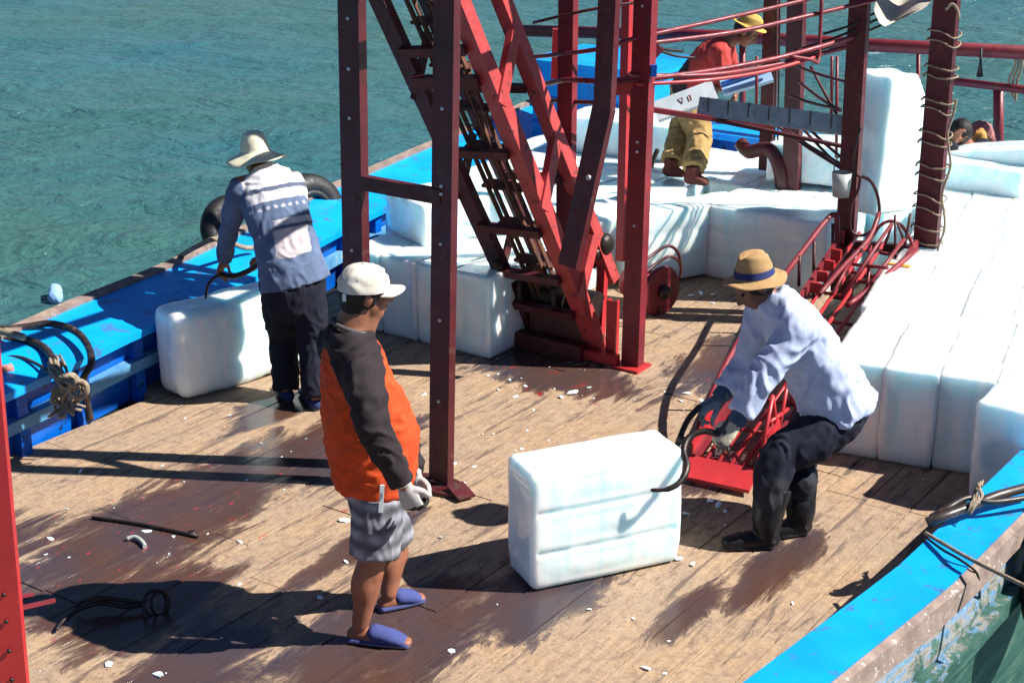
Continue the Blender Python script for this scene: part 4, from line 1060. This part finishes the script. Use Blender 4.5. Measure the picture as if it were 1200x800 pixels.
def hat(parent, c, u, f, prof, col, band=None, bandz=(0, 0), name='hat', dent=0.0, wav=.006):
    u = u.normalized(); f = (f-u*f.dot(u)).normalized(); r = u.cross(f); n = 40; vs = []; fs = []; m = MB(); pr = []
    for a, b in zip(prof, prof[1:]):
        for k in range(4): pr.append((a[0]+(b[0]-a[0])*k/4, a[1]+(b[1]-a[1])*k/4))
    pr.append(prof[-1]); info = []
    for (rr, z) in pr:
        for i in range(n):
            th = 2*pi*i/n; k = max(0, (rr-.09)/.08); zz = z+wav*k*sin(2*th+.6)+wav*.5*k*sin(5*th)
            if dent and rr < .08 and z > .05: zz -= dent*math.exp(-(sin(th)*rr/.022)**2)*(1-(rr/.09)**2)
            vs.append(c+u*zz+f*cos(th)*rr*1.12+r*sin(th)*rr*.95); info.append(zz if rr < .105 else -1)
    for j in range(len(pr)-1):
        for i in range(n): fs.append((j*n+i, j*n+(i+1) % n, (j+1)*n+(i+1) % n, (j+1)*n+i))
    nv = len(vs); vs += [v-u*.004 for v in vs]; fs += [tuple(nv+k for k in reversed(q)) for q in fs]
    fs += [((len(pr)-1)*n+i, (len(pr)-1)*n+(i+1) % n, nv+(len(pr)-1)*n+(i+1) % n, nv+(len(pr)-1)*n+i) for i in range(n)]
    m.add(vs, fs, True); o = m.build(name, M['straw'], parent)
    cols = []
    for k in range(2*nv):
        b = .93+.14*sin(k*12.9898)*.5; cols += [col[0]*b, col[1]*b, col[2]*b, 1]
    at = o.data.color_attributes.new('Col', 'FLOAT_COLOR', 'POINT'); at.data.foreach_set('color', cols)
    if band:
        mm = MB(); vs = []; fs = []; N2 = 40
        def rad(z):
            for a, b in zip(prof, prof[1:]):
                if min(a[1], b[1]) <= z <= max(a[1], b[1]) and abs(b[1]-a[1]) > 1e-6 and a[0] < .105: return a[0]+(b[0]-a[0])*(z-a[1])/(b[1]-a[1])+.0035
            return .092
        for z in bandz:
            for i in range(N2): th = 2*pi*i/N2; rr = rad(z); vs.append(c+u*z+f*cos(th)*rr*1.12+r*sin(th)*rr*.95)
        for i in range(N2): fs.append((i, (i+1) % N2, N2+(i+1) % N2, N2+i))
        mm.add(vs, fs, True).build('hat_band', band, o)
    return o

# ------------------------------------------------ man with the cream hat at the gunwale
def man_cream():
    F = Vector((-.42, .9, 0)).normalized(); S = Vector((F.y, -F.x, 0)); root = empty('person', PZ(352, 474), atan2(F.y, F.x))
    tagit(root, 'man in cream brimmed hat and banded blue grey shirt, back turned, hooking a block', 'person')
    J = {}; J['pelvis'] = PY(343, 335, 8.80); J['waist'] = PY(336, 290, 8.84); J['chest'] = PY(320, 235, 8.95); J['neck'] = PY(305, 203, 9.08); J['head'] = PY(299, 184, 9.16)
    sc = PY(311, 214, 9.02); J['sh'] = [sc+S*.17, sc-S*.17]
    J['el'] = [PY(348, 268, 9.30), PY(270, 262, 9.02)]; J['wr'] = [PY(312, 300, 9.35), PY(262, 305, 9.08)]
    J['hip'] = [J['pelvis']+S*.09, J['pelvis']-S*.09]; J['foot'] = [(PZ(371, 480), PZ(356, 461)), (PZ(338, 470), PZ(328, 455))]
    J['kn'] = [PY(367, 405, 8.78), PY(332, 398, 8.90)]; J['an'] = [PZ(370, 479)+ZU*.09, PZ(336, 469)+ZU*.09]
    hf = (F*.85-ZU*.55).normalized(); hu = (ZU*.85+F*.5)
    mb = MB(); base_body(mb, J, F, S, .95); r, f, u = add_head(mb, J['head'], hf, hu, 1.0)
    for i, (dr, nr, th) in enumerate(((Vector((-.8, .1, -.35)), Vector((0, -.6, -1)), -S), (Vector((-.35, .05, -.9)), Vector((.8, -.3, -.3)), F))): add_hand(mb, J['wr'][i], dr, nr, th, 1.1)
    finish(mb, 'body', root, 'skin', .009, 2, skinfn(J['head'], f, u), sfac=.4); eyes(root, J['head'], f, u)
    mb = MB(); ell(mb, J['head']-f*.014+u*.012, r*.081, f*.092, u*.09); ell(mb, J['head']-f*.04-u*.04, r*.064, f*.058, u*.05)
    finish(mb, 'hair', root, 'hair', .008, 1, lambda p, n: (.014, .012, .011))
    hat(root, PY(299, 177, 9.14), (ZU+V*-.0+Vector((-.10, .10, 0))), F, [(0.001, .125), (.040, .120), (.066, .105), (.084, .06), (.094, .0), (.108, -.010), (.190, -.050)], (.90, .83, .60), wav=.01)
    axis0, axis1 = PY(311, 200, 9.05), PY(345, 330, 8.82); ax = (axis1-axis0)
    mb = MB()
    limb(mb, [PY(306, 203, 9.06), PY(312, 212, 9.02), PY(322, 242, 8.93), PY(333, 278, 8.86), PY(341, 310, 8.82), PY(346, 331, 8.81)],
         [(.08, .08), (.175, .10), (.195, .125), (.188, .13), (.20, .145), (.218, .16)], side=S, cap=False, n=24)
    for i in (0, 1): limb(mb, [J['sh'][i]-(S if i == 0 else -S)*.03, J['sh'][i]-ZU*.06, J['el'][i], J['wr'][i]], [.075, .078, .062, .046], cap=False)
    def cf(p, n):
        armd = min(min(dseg(p, J['sh'][i]-ZU*.12, J['el'][i]), dseg(p, J['el'][i], J['wr'][i])) for i in (0, 1))
        g = 1+.25*noise.noise(p*7); blue = (.12*g, .165*g, .27*g); wh = (.62*g, .60*g, .61*g)
        lat = (p-axis0).dot(S); t = (p-axis0).dot(ax)/ax.length_squared
        if (armd < .075 and abs(lat) > .15) or lat < -.17: return blue
        if t < .17: return wh
        if t < .21: return (.10, .12, .19)
        if t < .30: return wh
        if t < .475: 
            if abs(t-.36) < .013 and abs(((lat*22) % 1)-.5) < .22: return (.55, .55, .62)
            return blue
        if t < .53: return wh if lat > -.05 else blue
        if t < .56: return (.10, .12, .19)
        if t < .82-.25*abs(lat-.02): return (.62*g, .55*g, .56*g) if -.065 < lat < .15 else blue
        return blue
    finish(mb, 'shirt', root, 'cloth', .009, 2, cf, wr=.010, wscale=(10, 10, 9), seed=13)
    mb = MB(); limb(mb, [PY(343, 318, 8.82), J['pelvis'], J['pelvis']-ZU*.10], [(.17, .14), (.185, .15), (.17, .13)], side=S)
    for i in (0, 1): limb(mb, [J['hip'][i]+ZU*.06, J['hip'][i].lerp(J['kn'][i], .5), J['kn'][i], J['an'][i]-ZU*.02], [.110, .105, .088, .080], cap=False)
    finish(mb, 'trousers', root, 'cloth', .010, 2, lambda p, n: (.010, .012, .026), wr=.010, seed=5)
    for (h, t) in J['foot']:
        m = MB(); d = (t-h).normalized(); limb(m, [h+ZU*.035, h.lerp(t, .5)+ZU*.035, t+ZU*.022], [(.040, .040), (.046, .038), (.040, .022)], side=d.cross(ZU))
        finish(m, 'shoe', root, 'cloth', .008, 1, lambda p, n: (.25, .25, .27) if p.z < .012 else (.03, .05, .14))
man_cream()
tn = empty('ice_hook', PY(265, 322, 9.0)); tagit(tn, 'black curved ice hook held by the man in the cream hat', 'ice hook')
MB().tube([PY(306, 306, 8.98), PY(292, 317, 9.0), PY(272, 324, 9.0), PY(257, 321, 9.0)], .017, 8, 4).build('handle', M['iron'], tn)
MB().tube([PY(262, 321, 8.99), PY(250, 326, 8.97), PY(243, 336, 8.95), PY(241, 350, 8.95)], [.010]*9+[.008]*3+[.004], 8, 4).build('hook', M['iron'], tn)
MB().tube([PY(306, 306, 8.98), PY(311, 299, 9.0), PY(304, 296, 9.05)], .008, 8, 4).build('ring', M['iron'], tn)

# ------------------------------------------------ straw hatted man with the hook
def man_straw():
    F = Vector((-.96, -.28, 0)).normalized(); S = Vector((F.y, -F.x, 0)); root = empty('person', PZ(915, 634), atan2(F.y, F.x))
    tagit(root, 'man in blue banded straw hat, pale loose shirt and black rubber boots, stooping', 'person')
    J = {}; J['pelvis'] = PY(974, 483, 7.16); J['waist'] = PY(962, 446, 7.15); J['chest'] = PY(934, 392, 7.13); J['neck'] = PY(905, 352, 7.12); J['head'] = PY(884, 333, 7.10)
    sc = PY(917, 370, 7.13); J['sh'] = [sc+S*.165, sc-S*.175]
    J['el'] = [PY(876, 425, 7.30), PY(893, 443, 6.86)]; J['wr'] = [PY(843, 466, 7.22), PY(862, 496, 6.80)]
    J['hip'] = [J['pelvis']+S*.09, J['pelvis']-S*.09]; J['foot'] = [(PZ(941, 624), PZ(912, 628)), (PZ(903, 640), PZ(852, 642))]
    J['kn'] = [PY(934, 540, 7.22), PY(912, 537, 6.96)]; J['an'] = [PZ(936, 624)+ZU*.09, PZ(897, 640)+ZU*.09]
    hf = (F*.8-ZU*.6).normalized(); hu = (ZU*.8+F*.55)
    mb = MB(); base_body(mb, J, F, S, .97); r, f, u = add_head(mb, J['head'], hf, hu, 1.0)
    finish(mb, 'body', root, 'skin', .009, 2, lambda p, n: (.20, .085, .055), sfac=.4); eyes(root, J['head'], f, u)
    mb = MB(); ell(mb, J['head']-f*.014+u*.012, r*.081, f*.092, u*.088); ell(mb, J['head']-f*.035-u*.035, r*.064, f*.058, u*.05)
    finish(mb, 'hair', root, 'hair', .008, 1, lambda p, n: (.014, .012, .011))
    hat(root, PY(884, 322, 7.10), (ZU+Vector((-.12, -.05, 0))), F, [(.001, .118), (.035, .120), (.062, .108), (.080, .05), (.088, .0), (.095, -.006), (.142, -.022)], (.50, .30, .13), M['band'], (.004, .036), dent=.035, wav=.014)
    mb = MB()
    limb(mb, [PY(901, 343, 7.12), PY(914, 362, 7.12), PY(932, 388, 7.13), PY(955, 425, 7.15), PY(972, 458, 7.15), PY(984, 482, 7.15)],
         [(.085, .08), (.175, .11), (.20, .140), (.19, .160), (.20, .180), (.21, .200)], side=S, cap=False, n=26)
    for i in (0, 1):
        w = J['wr'][i]; e = J['el'][i]; q = w.lerp(e, .22)
        limb(mb, [J['sh'][i]-(S if i == 0 else -S)*.05, J['sh'][i]+F*.01, J['sh'][i].lerp(e, .35), e, q], [.085, .098, .088, .074, .062], cap=False)
        ell(mb, J['sh'][i], S*.10, F*.10, ZU*.095)
    finish(mb, 'shirt', root, 'cloth', .0085, 2, lambda p, n: tuple(x*(1+.10*noise.noise(p*8)) for x in (.50, .56, .74)), wr=.017, wscale=(9, 9, 7), seed=21)
    for i in (0, 1):
        mb = MB(); w = J['wr'][i]; e = J['el'][i]; limb(mb, [w.lerp(e, .30), w.lerp(e, -.02)], [.050, .042], cap=False)
        finish(mb, 'arm_cuff', root, 'cloth', .007, 1, lambda p, n: (.045, .085, .15), wr=.004)
        mb = MB(); limb(mb, [PY(984, 472, 7.15), J['pelvis']], [(.165, .15), (.17, .15)], side=S)
    for i in (0, 1): limb(mb, [J['hip'][i]+ZU*.0, J['hip'][i].lerp(J['kn'][i], .5)-ZU*.01, J['kn'][i]+ZU*.0, J['an'][i]+ZU*.17], [.118, .118, .100, .074], cap=True)
    finish(mb, 'trousers', root, 'cloth', .009, 2, lambda p, n: (.010, .012, .026) if noise.noise(p*4)*.2+p.z > .33 else (.022, .024, .032), wr=.013, seed=7, wscale=(9, 9, 9))
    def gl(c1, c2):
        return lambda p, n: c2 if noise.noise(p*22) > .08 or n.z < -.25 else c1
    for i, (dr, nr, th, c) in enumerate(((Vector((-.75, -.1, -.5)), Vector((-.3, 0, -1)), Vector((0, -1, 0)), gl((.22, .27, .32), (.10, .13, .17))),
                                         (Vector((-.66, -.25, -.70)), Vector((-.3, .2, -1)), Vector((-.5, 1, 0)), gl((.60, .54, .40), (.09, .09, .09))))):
        mb = MB(); add_hand(mb, J['wr'][i], dr, nr, th, 1.05, 1.22); limb(mb, [J['wr'][i]-dr.normalized()*.05, J['wr'][i]], [.042, .036], cap=False)
        finish(mb, 'glove', root, 'cloth', .005, 1, c, sfac=.35)
    for i, (h, t) in enumerate(J['foot']):
        d = (t-h).normalized(); m = MB(); top = J['an'][i].lerp(J['kn'][i], .50); top.z = max(top.z, .30)
        limb(m, [top, J['an'][i]+ZU*.06, h+ZU*.045+d*.02], [(.090, .094), (.072, .076), (.054, .058)], side=d.cross(ZU), cap=False)
        limb(m, [h+ZU*.045, h.lerp(t, .5)+ZU*.048, t+ZU*.034], [(.047, .045), (.050, .042), (.046, .030)], side=d.cross(ZU))
        limb(m, [h+ZU*.012, t+d*.01+ZU*.012], [(.050, .012), (.052, .012)], side=d.cross(ZU))
        finish(m, 'rubber_boot', root, 'boot', .007, 1, lambda p, n: (.012, .013, .016), wr=.003)
M['boot'] = attr_mat('boot', .38, 60, .05, .3); M['band'] = simple('blue_hat_band', (.02, .035, .16), (.01, .02, .10), .8)
man_straw()
tn = empty('ice_tongs', PY(800, 520, 7.0)); tagit(tn, 'large black ice tongs gripping the grooved block, held by the straw hatted man', 'ice tongs')
MB().tube([PY(850, 512, 6.78), PY(826, 505, 6.80), PY(808, 512, 6.78), PY(801, 528, 6.72), PY(805, 547, 6.64), PY(797, 564, 6.575), PY(782, 573, 6.55), PY(762, 574, 6.555)], [.017]*22+[.014]*6+[.010]*4+[.004], 8, 5).build('jaw', M['iron'], tn)
MB().tube([PY(820, 476, 7.15), PY(806, 492, 7.08), PY(797, 512, 7.0), PY(792, 524, 6.98), PY(783, 530, 7.0), PY(776, 535, 7.02)], [.015]*22+[.008]*4+[.004], 8, 5).build('jaw', M['iron'], tn)
MB().lathe([(0, -.02), (.022, -.02), (.022, .02), (0, .02)], PY(800, 516, 6.95), Vector((.2, -1, .2)), 12).build('pivot', M['iron'], tn)

# ------------------------------------------------ man in khaki trousers on the far ice
def man_far():
    F = Vector((.85, -.2, 0)).normalized(); S = Vector((F.y, -F.x, 0)); z0 = .575; root = empty('person', PZ(800, 209, z0), atan2(F.y, F.x))
    tagit(root, 'man in red shirt and khaki trousers stooping on the far ice behind the rails', 'person')
    J = {}; J['pelvis'] = PY(806, 112, 12.35); J['waist'] = PY(815, 92, 12.3); J['chest'] = PY(832, 68, 12.25); J['neck'] = PY(854, 48, 12.2); J['head'] = PY(874, 36, 12.15)
    sc = PY(846, 58, 12.2); J['sh'] = [sc+S*.17, sc-S*.17]; J['el'] = [PY(848, 88, 11.95), PY(858, 86, 12.4)]; J['wr'] = [PY(838, 108, 11.85), PY(862, 110, 12.35)]
    J['hip'] = [J['pelvis']+S*.09, J['pelvis']-S*.09]; J['foot'] = [(PZ(808, 216, z0), PZ(826, 218, z0)), (PZ(783, 207, z0), PZ(799, 208, z0))]
    J['kn'] = [PY(820, 160, 12.15), PY(798, 155, 12.35)]; J['an'] = [PZ(812, 216, z0)+ZU*.09, PZ(787, 207, z0)+ZU*.09]
    hf = (F*.8-ZU*.5).normalized(); hu = (ZU*.8+F*.45); mb = MB(); base_body(mb, J, F, S, .95); r, f, u = add_head(mb, J['head'], hf, hu)
    for i in (0, 1): add_hand(mb, J['wr'][i], Vector((-.1, -.2, -1)), -F, S, .8)
    for i, (h, t) in enumerate(J['foot']): pass
    finish(mb, 'body', root, 'skin', .011, 1, skinfn(J['head'], f, u)); eyes(root, J['head'], f, u)
    mb = MB(); ell(mb, J['head']-f*.014+u*.012, r*.081, f*.092, u*.088); finish(mb, 'hair', root, 'hair', .01, 1, lambda p, n: (.03, .02, .015))
    hat(root, J['head']+u*.06, u+ZU*.6, F, [(.001, .085), (.05, .08), (.078, .055), (.09, .0), (.098, -.005), (.125, -.012)], (.62, .40, .10))
    mb = MB(); limb(mb, [J['neck'], J['neck'].lerp(J['chest'], .4), J['chest'], J['waist'], J['pelvis']+ZU*.04], [(.08, .08), (.165, .10), (.19, .13), (.18, .14), (.185, .15)], side=S, cap=False)
    for i in (0, 1): limb(mb, [J['sh'][i], J['el'][i], J['wr'][i].lerp(J['el'][i], .3)], [.08, .068, .055], cap=False); ell(mb, J['sh'][i], S*.09, F*.09, ZU*.085)
    finish(mb, 'shirt', root, 'cloth', .012, 2, lambda p, n: (.55, .06, .05) if (p-J['pelvis']).dot(F) > .02 else (.05, .03, .035), wr=.012)
    mb = MB(); limb(mb, [J['pelvis']+ZU*.08, J['pelvis']-ZU*.04], [(.165, .14), (.17, .14)], side=S, cap=False)
    for i in (0, 1): limb(mb, [J['hip'][i]+ZU*.03, J['hip'][i].lerp(J['kn'][i], .5), J['kn'][i], J['an'][i]+ZU*.03], [.115, .110, .098, .088], cap=False)
    finish(mb, 'trousers', root, 'cloth', .011, 2, lambda p, n: tuple(x*(1+.3*noise.noise(p*9)) for x in (.45, .29, .11)), wr=.016, wscale=(12, 12, 12))
    for (h, t) in J['foot']:
        m = MB(); d = (t-h).normalized(); limb(m, [h+ZU*.05, h.lerp(t, .5)+ZU*.045, t+ZU*.03], [(.05, .05), (.05, .045), (.045, .03)], side=d.cross(ZU)); limb(m, [h+ZU*.04+d*.02, h+ZU*.15+d*.02], [.052, .056], cap=False)
        finish(m, 'boot', root, 'cloth', .01, 1, lambda p, n: (.16, .045, .035))
man_far()
def man_dim():
    F = Vector((-.35, .9, 0)).normalized(); S = Vector((F.y, -F.x, 0)); root = empty('person', PY(1135, 235, 12.55), atan2(F.y, F.x))
    tagit(root, 'dark haired person in black crouching behind the starboard ice, back turned', 'person')
    J = {}; Y = 12.45; J['pelvis'] = PY(1140, 222, Y); J['waist'] = PY(1138, 208, Y); J['chest'] = PY(1134, 188, Y); J['neck'] = PY(1131, 170, Y); J['head'] = PY(1125, 156, Y-.03)
    sc = PY(1132, 176, Y); J['sh'] = [sc+S*.16, sc-S*.16]; J['el'] = [PY(1112, 192, Y-.3), PY(1152, 200, Y-.2)]; J['wr'] = [PY(1117, 167, Y-.28), PY(1142, 200, Y-.45)]
    J['hip'] = [J['pelvis']+S*.09, J['pelvis']-S*.09]; h0 = PY(1125, 238, Y); g = W(0, 0, .0)
    b0 = Vector((J['pelvis'].x, J['pelvis'].y, .02)); J['foot'] = [(b0+S*.12+F*.05, b0+S*.14+F*.28), (b0-S*.12+F*.05, b0-S*.14+F*.28)]
    J['kn'] = [J['hip'][i]+F*.36+(S if i == 0 else -S)*.06+ZU*.02 for i in (0, 1)]; J['an'] = [J['foot'][i][0]+ZU*.09 for i in (0, 1)]
    mb = MB(); base_body(mb, J, F, S, .95); r, f, u = add_head(mb, J['head'], F-ZU*.2, ZU+F*.2); add_hand(mb, J['wr'][0], Vector((.4, 0, 1)), -F, S, .7); add_hand(mb, J['wr'][1], F-ZU*.5, -ZU, S, .7)
    finish(mb, 'body', root, 'skin', .012, 1, skinfn(J['head'], f, u)); eyes(root, J['head'], f, u)
    mb = MB(); ell(mb, J['head']-f*.014+u*.018, r*.094, f*.104, u*.104); finish(mb, 'hair', root, 'hair', .01, 1, lambda p, n: (.015, .012, .011))
    mb = MB(); limb(mb, [J['neck'], J['neck'].lerp(J['chest'], .4), J['chest'], J['waist'], J['pelvis']], [(.08, .08), (.17, .10), (.19, .13), (.18, .14), (.185, .15)], side=S, cap=False)
    limb(mb, [J['sh'][1], J['el'][1], J['wr'][1]], [.075, .065, .05], cap=False); limb(mb, [J['sh'][0], J['el'][0], J['wr'][0]], [.075, .066, .05], cap=False)
    for i in (0, 1): ell(mb, J['sh'][i], S*.09, F*.09, ZU*.08)
    for i in (0, 1): limb(mb, [J['hip'][i], J['kn'][i], J['an'][i]], [.11, .09, .07])
    finish(mb, 'dark_clothes', root, 'cloth', .013, 1, lambda p, n: (.012, .016, .03), wr=.012)
man_dim()
bg_ = MB(); limb(bg_, [PY(1146, 196, 12.62), PY(1148, 178, 12.62), PY(1149, 160, 12.62)], [.13, .15, .06]); o = finish(bg_, 'sack', None, 'cloth', .015, 1, lambda p, n: (.55, .28, .08), wr=.02); tagit(o, 'ochre sack standing behind the crouching person', 'sack')
bg_ = MB(); limb(bg_, [PY(1138, 152, 12.8), PY(1152, 155, 12.8), PY(1155, 175, 12.8)], [.05, .09, .08]); o = finish(bg_, 'bundle', None, 'cloth', .015, 1, lambda p, n: (.38, .16, .15), wr=.02); tagit(o, 'faded pink cloth bundle behind the ochre sack', 'bundle')
bg_ = MB(); limb(bg_, [PY(1148, 198, 12.4), PY(1160, 190, 12.4), PY(1172, 196, 12.4)], [.10, .12, .09]); o = finish(bg_, 'plastic_bag', None, 'cloth', .014, 1, lambda p, n: (.03, .27, .62), wr=.03, wscale=(20, 20, 20)); tagit(o, 'crumpled blue plastic bag beside the crouching person', 'bag')
bg_ = MB(); limb(bg_, [PY(1103, 200, 12.5), PY(1104, 170, 12.5), PY(1107, 148, 12.5)], [.09, .085, .05]); o = finish(bg_, 'canvas_roll', None, 'cloth', .014, 1, lambda p, n: (.30, .22, .14), wr=.02); tagit(o, 'brown canvas roll standing behind the right gantry post', 'roll')

# ================================================================= ROPES, TYRES, TOOLS
def tyre(c, axis, R, r, label, par=None):
    t = empty('tyre_fender', c); tagit(t, label, 'tyre'); axis = Vector(axis).normalized()
    m = MB().torus(c, axis, R, r, 36, 12)
    m.build('tyre', M['black'], t)
    for k in (-1, 1): MB().torus(c+axis*k*r*.62, axis, R-r*.65, r*.28, 30, 6).build('bead', M['black'], t)
    return t
tl1 = W(6.95, tl(6.95)-.16, .60); tyre(W(7.75, tl(7.75)-.10, .50), V*.8+ZU*.5-U*.3, .20, .075, 'black tyre lashed outside the port rim beyond the cream hatted man')
tyre(W(8.66, tl(8.66)+.0, .42), V*.9+ZU*.35-U*.2, .20, .10, 'black tyre standing on the port gunwale behind the left frame post')
tyre(W(6.80, tr(6.80)+.17, .06), V*1+ZU*.1, .22, .10, 'big black tyre hanging outside the starboard gunwale')
def rope(name, label, pts, r, mat='hose', res=6, cat='rope'):
    o = MB().tube(pts, r, 8, res).build(name, M[mat]); tagit(o, label, cat); return o
for (x, y, z, dx) in ((226, 292, .60, 0), (250, 275, .62, 0)):
    pass
rope('mooring_rope', 'brown rope wound round the tyre outside the port rim', [PZ(208, 302, .50), PZ(232, 288, .68), PZ(255, 280, .72), PZ(285, 290, .55), PZ(300, 290, .52)], .018, 'rope')
# hoses and frayed rope at the left
rope('black_hose', 'black hose looped over the port gunwale at the left edge', [PZ(-40, 372, .52), PZ(-5, 385, .53), PZ(30, 383, .53), PZ(60, 379, .54), PZ(88, 388, .53), PZ(103, 405, .50), PZ(107, 425, .47), PZ(98, 443, .40), PZ(100, 462, .2), PZ(106, 492, .02)], .022)
rope('black_hose', 'lower black hose lying along the port gunwale beside the frayed rope', [PZ(-40, 396, .50), PZ(0, 399, .50), PZ(30, 398, .51), PZ(52, 408, .49), PZ(64, 424, .48), PZ(72, 440, .46)], .024)
rope('black_hose', 'thin dark cord between the two hoses on the port gunwale', [PZ(-20, 420, .47), PZ(20, 418, .48), PZ(44, 427, .47), PZ(62, 440, .46)], .010)
fr = empty('frayed_rope', PZ(78, 450, .45)); tagit(fr, 'tan frayed rope knot hanging over the port gunwale', 'rope')
r = random.Random(4)
for i in range(15):
    x = 62+r.uniform(-6, 10); y = 420+r.uniform(-5, 10)
    MB().tube([PZ(x, y, .47), PZ(x+6+r.uniform(-5, 5), y+14, .49+r.uniform(0, .03)), PZ(74+r.uniform(-10, 14), 446+r.uniform(-4, 6), .47+r.uniform(0, .05)), PZ(72+r.uniform(-16, 26), 462+r.uniform(-4, 8), .40), PZ(76+r.uniform(-20, 26), 476+r.uniform(-6, 14), .33)], .007+r.random()*.005, 6, 4).build('strand', M['rope'], fr)
MB().torus(PZ(92, 456, .46), Vector((.2, -1, .6)), .045, .016, 20, 8).build('knot', M['rope'], fr)
MB().torus(PZ(84, 447, .49), Vector((.8, -.5, .6)), .04, .016, 20, 8).build('knot', M['rope'], fr)
MB().tube([PZ(-20, 386, .56), PZ(5, 389, .57), PZ(28, 395, .56)], .022, 8, 4).build('rope_end', M['rope'], fr)
o = MB().tube([PZ(-15, 434, .46), PZ(0, 434, .47), PZ(14, 431, .47)], .028, 8, 3).build('red_hose_end', M['hatch_pink']); tagit(o, 'faded red hose end on the port gunwale at the left edge', 'hose')
# starboard ropes
rope('mooring_rope', 'thick dark mooring rope crossing the starboard gunwale below the lone ice block', [PZ(1086, 612, .39), PZ(1108, 604, .42), PZ(1140, 592, .43), PZ(1170, 580, .44), PZ(1215, 568, .45)], .024, 'hose')
rope('mooring_rope', 'dark braided rope lying just above the thick one on the starboard gunwale', [PZ(1090, 606, .40), PZ(1112, 594, .45), PZ(1135, 583, .46), PZ(1165, 588, .44), PZ(1230, 578, .44)], .014, 'hose')
rope('thin_rope', 'taut thin rope running from the starboard gunwale out to the lower right', [PZ(1084, 624, .38), PZ(1108, 638, .40), PZ(1138, 655, .42), PZ(1215, 693, .42)], .0095, 'rope')
rope('thin_rope', 'second thin dark cord lying below the taut rope on the starboard gunwale', [PZ(1086, 630, .375), PZ(1105, 644, .385), PZ(1126, 656, .38), PZ(1145, 672, .33), PZ(1148, 700, .15)], .006, 'iron')
fr = empty('frayed_rope', PZ(1143, 590, .42)); tagit(fr, 'tan frayed rope ends tied round the dark ropes on the starboard gunwale', 'rope')
for i in range(10):
    MB().tube([PZ(1136+r.uniform(-5, 5), 600+r.uniform(-4, 4), .42), PZ(1141+r.uniform(-5, 5), 590, .46), PZ(1147+r.uniform(-6, 6), 578+r.uniform(-6, 6), .47), PZ(1147+r.uniform(-8, 8), 566+r.uniform(-4, 8), .50)], .005, 6, 3).build('strand', M['rope'], fr)
# tools on the deck
tg = empty('ice_tongs', PZ(150, 706)); tagit(tg, 'black iron ice tongs with a ring lying on the deck in shadow at the left', 'ice tongs')
MB().torus(PZ(183, 706, .045), Vector((.2, -.8, .45)), .058, .008, 30, 8).build('ring', M['iron'], tg)
MB().torus(PZ(186, 706, .040), Vector((.9, -.4, .25)), .052, .007, 30, 8).build('ring', M['iron'], tg)
MB().tube([PZ(168, 708, .03), PZ(145, 710, .03), PZ(120, 706, .04), PZ(95, 712, .04), PZ(75, 726, .03), PZ(66, 738, .02)], [.012]*20+[.008]*5+[.004], 8, 5).build('jaw', M['iron'], tg)
MB().tube([PZ(168, 706, .03), PZ(145, 703, .05), PZ(118, 700, .07), PZ(98, 704, .05), PZ(88, 712, .03)], [.012]*14+[.008]*6+[.004], 8, 5).build('jaw', M['iron'], tg)
rope('iron_rod', 'thin black iron rod lying across the dark wet patch of deck', [PZ(108, 606, .012), PZ(165, 614, .012), PZ(232, 628, .012)], .009, 'iron', 3, 'rod')
o = MB().lathe([(0, 0), (.022, 0), (.022, .02), (0, .02)], PZ(225, 627, .0), ZU, 12).build('iron_nut', M['iron']); tagit(o, 'small iron nut at the end of the thin rod on the deck', 'nut')
rope('bent_pipe_end', 'small curved grey pipe piece lying on the dark wet deck', [PZ(149, 631, .012), PZ(158, 629, .02), PZ(166, 634, .015), PZ(170, 640, .012)], .012, 'bucket', 5, 'pipe')
fl = MB(); limb(fl, [PZ(65, 348, -.86), PZ(65, 338, -.82)], [.07, .05]); o = finish(fl, 'float', None, 'cloth', .012, 1, lambda p, n: (.30, .50, .85), wr=.01); tagit(o, 'pale blue float drifting on the water at the left', 'float')
o = MB().tube([PY(771, 175, 11.6), PY(766, 186, 11.6), PY(763, 197, 11.6)], .018, 8, 2).build('iron_bar', M['iron']); tagit(o, 'short black iron bar stuck in the ice left of the khaki trousers', 'bar')
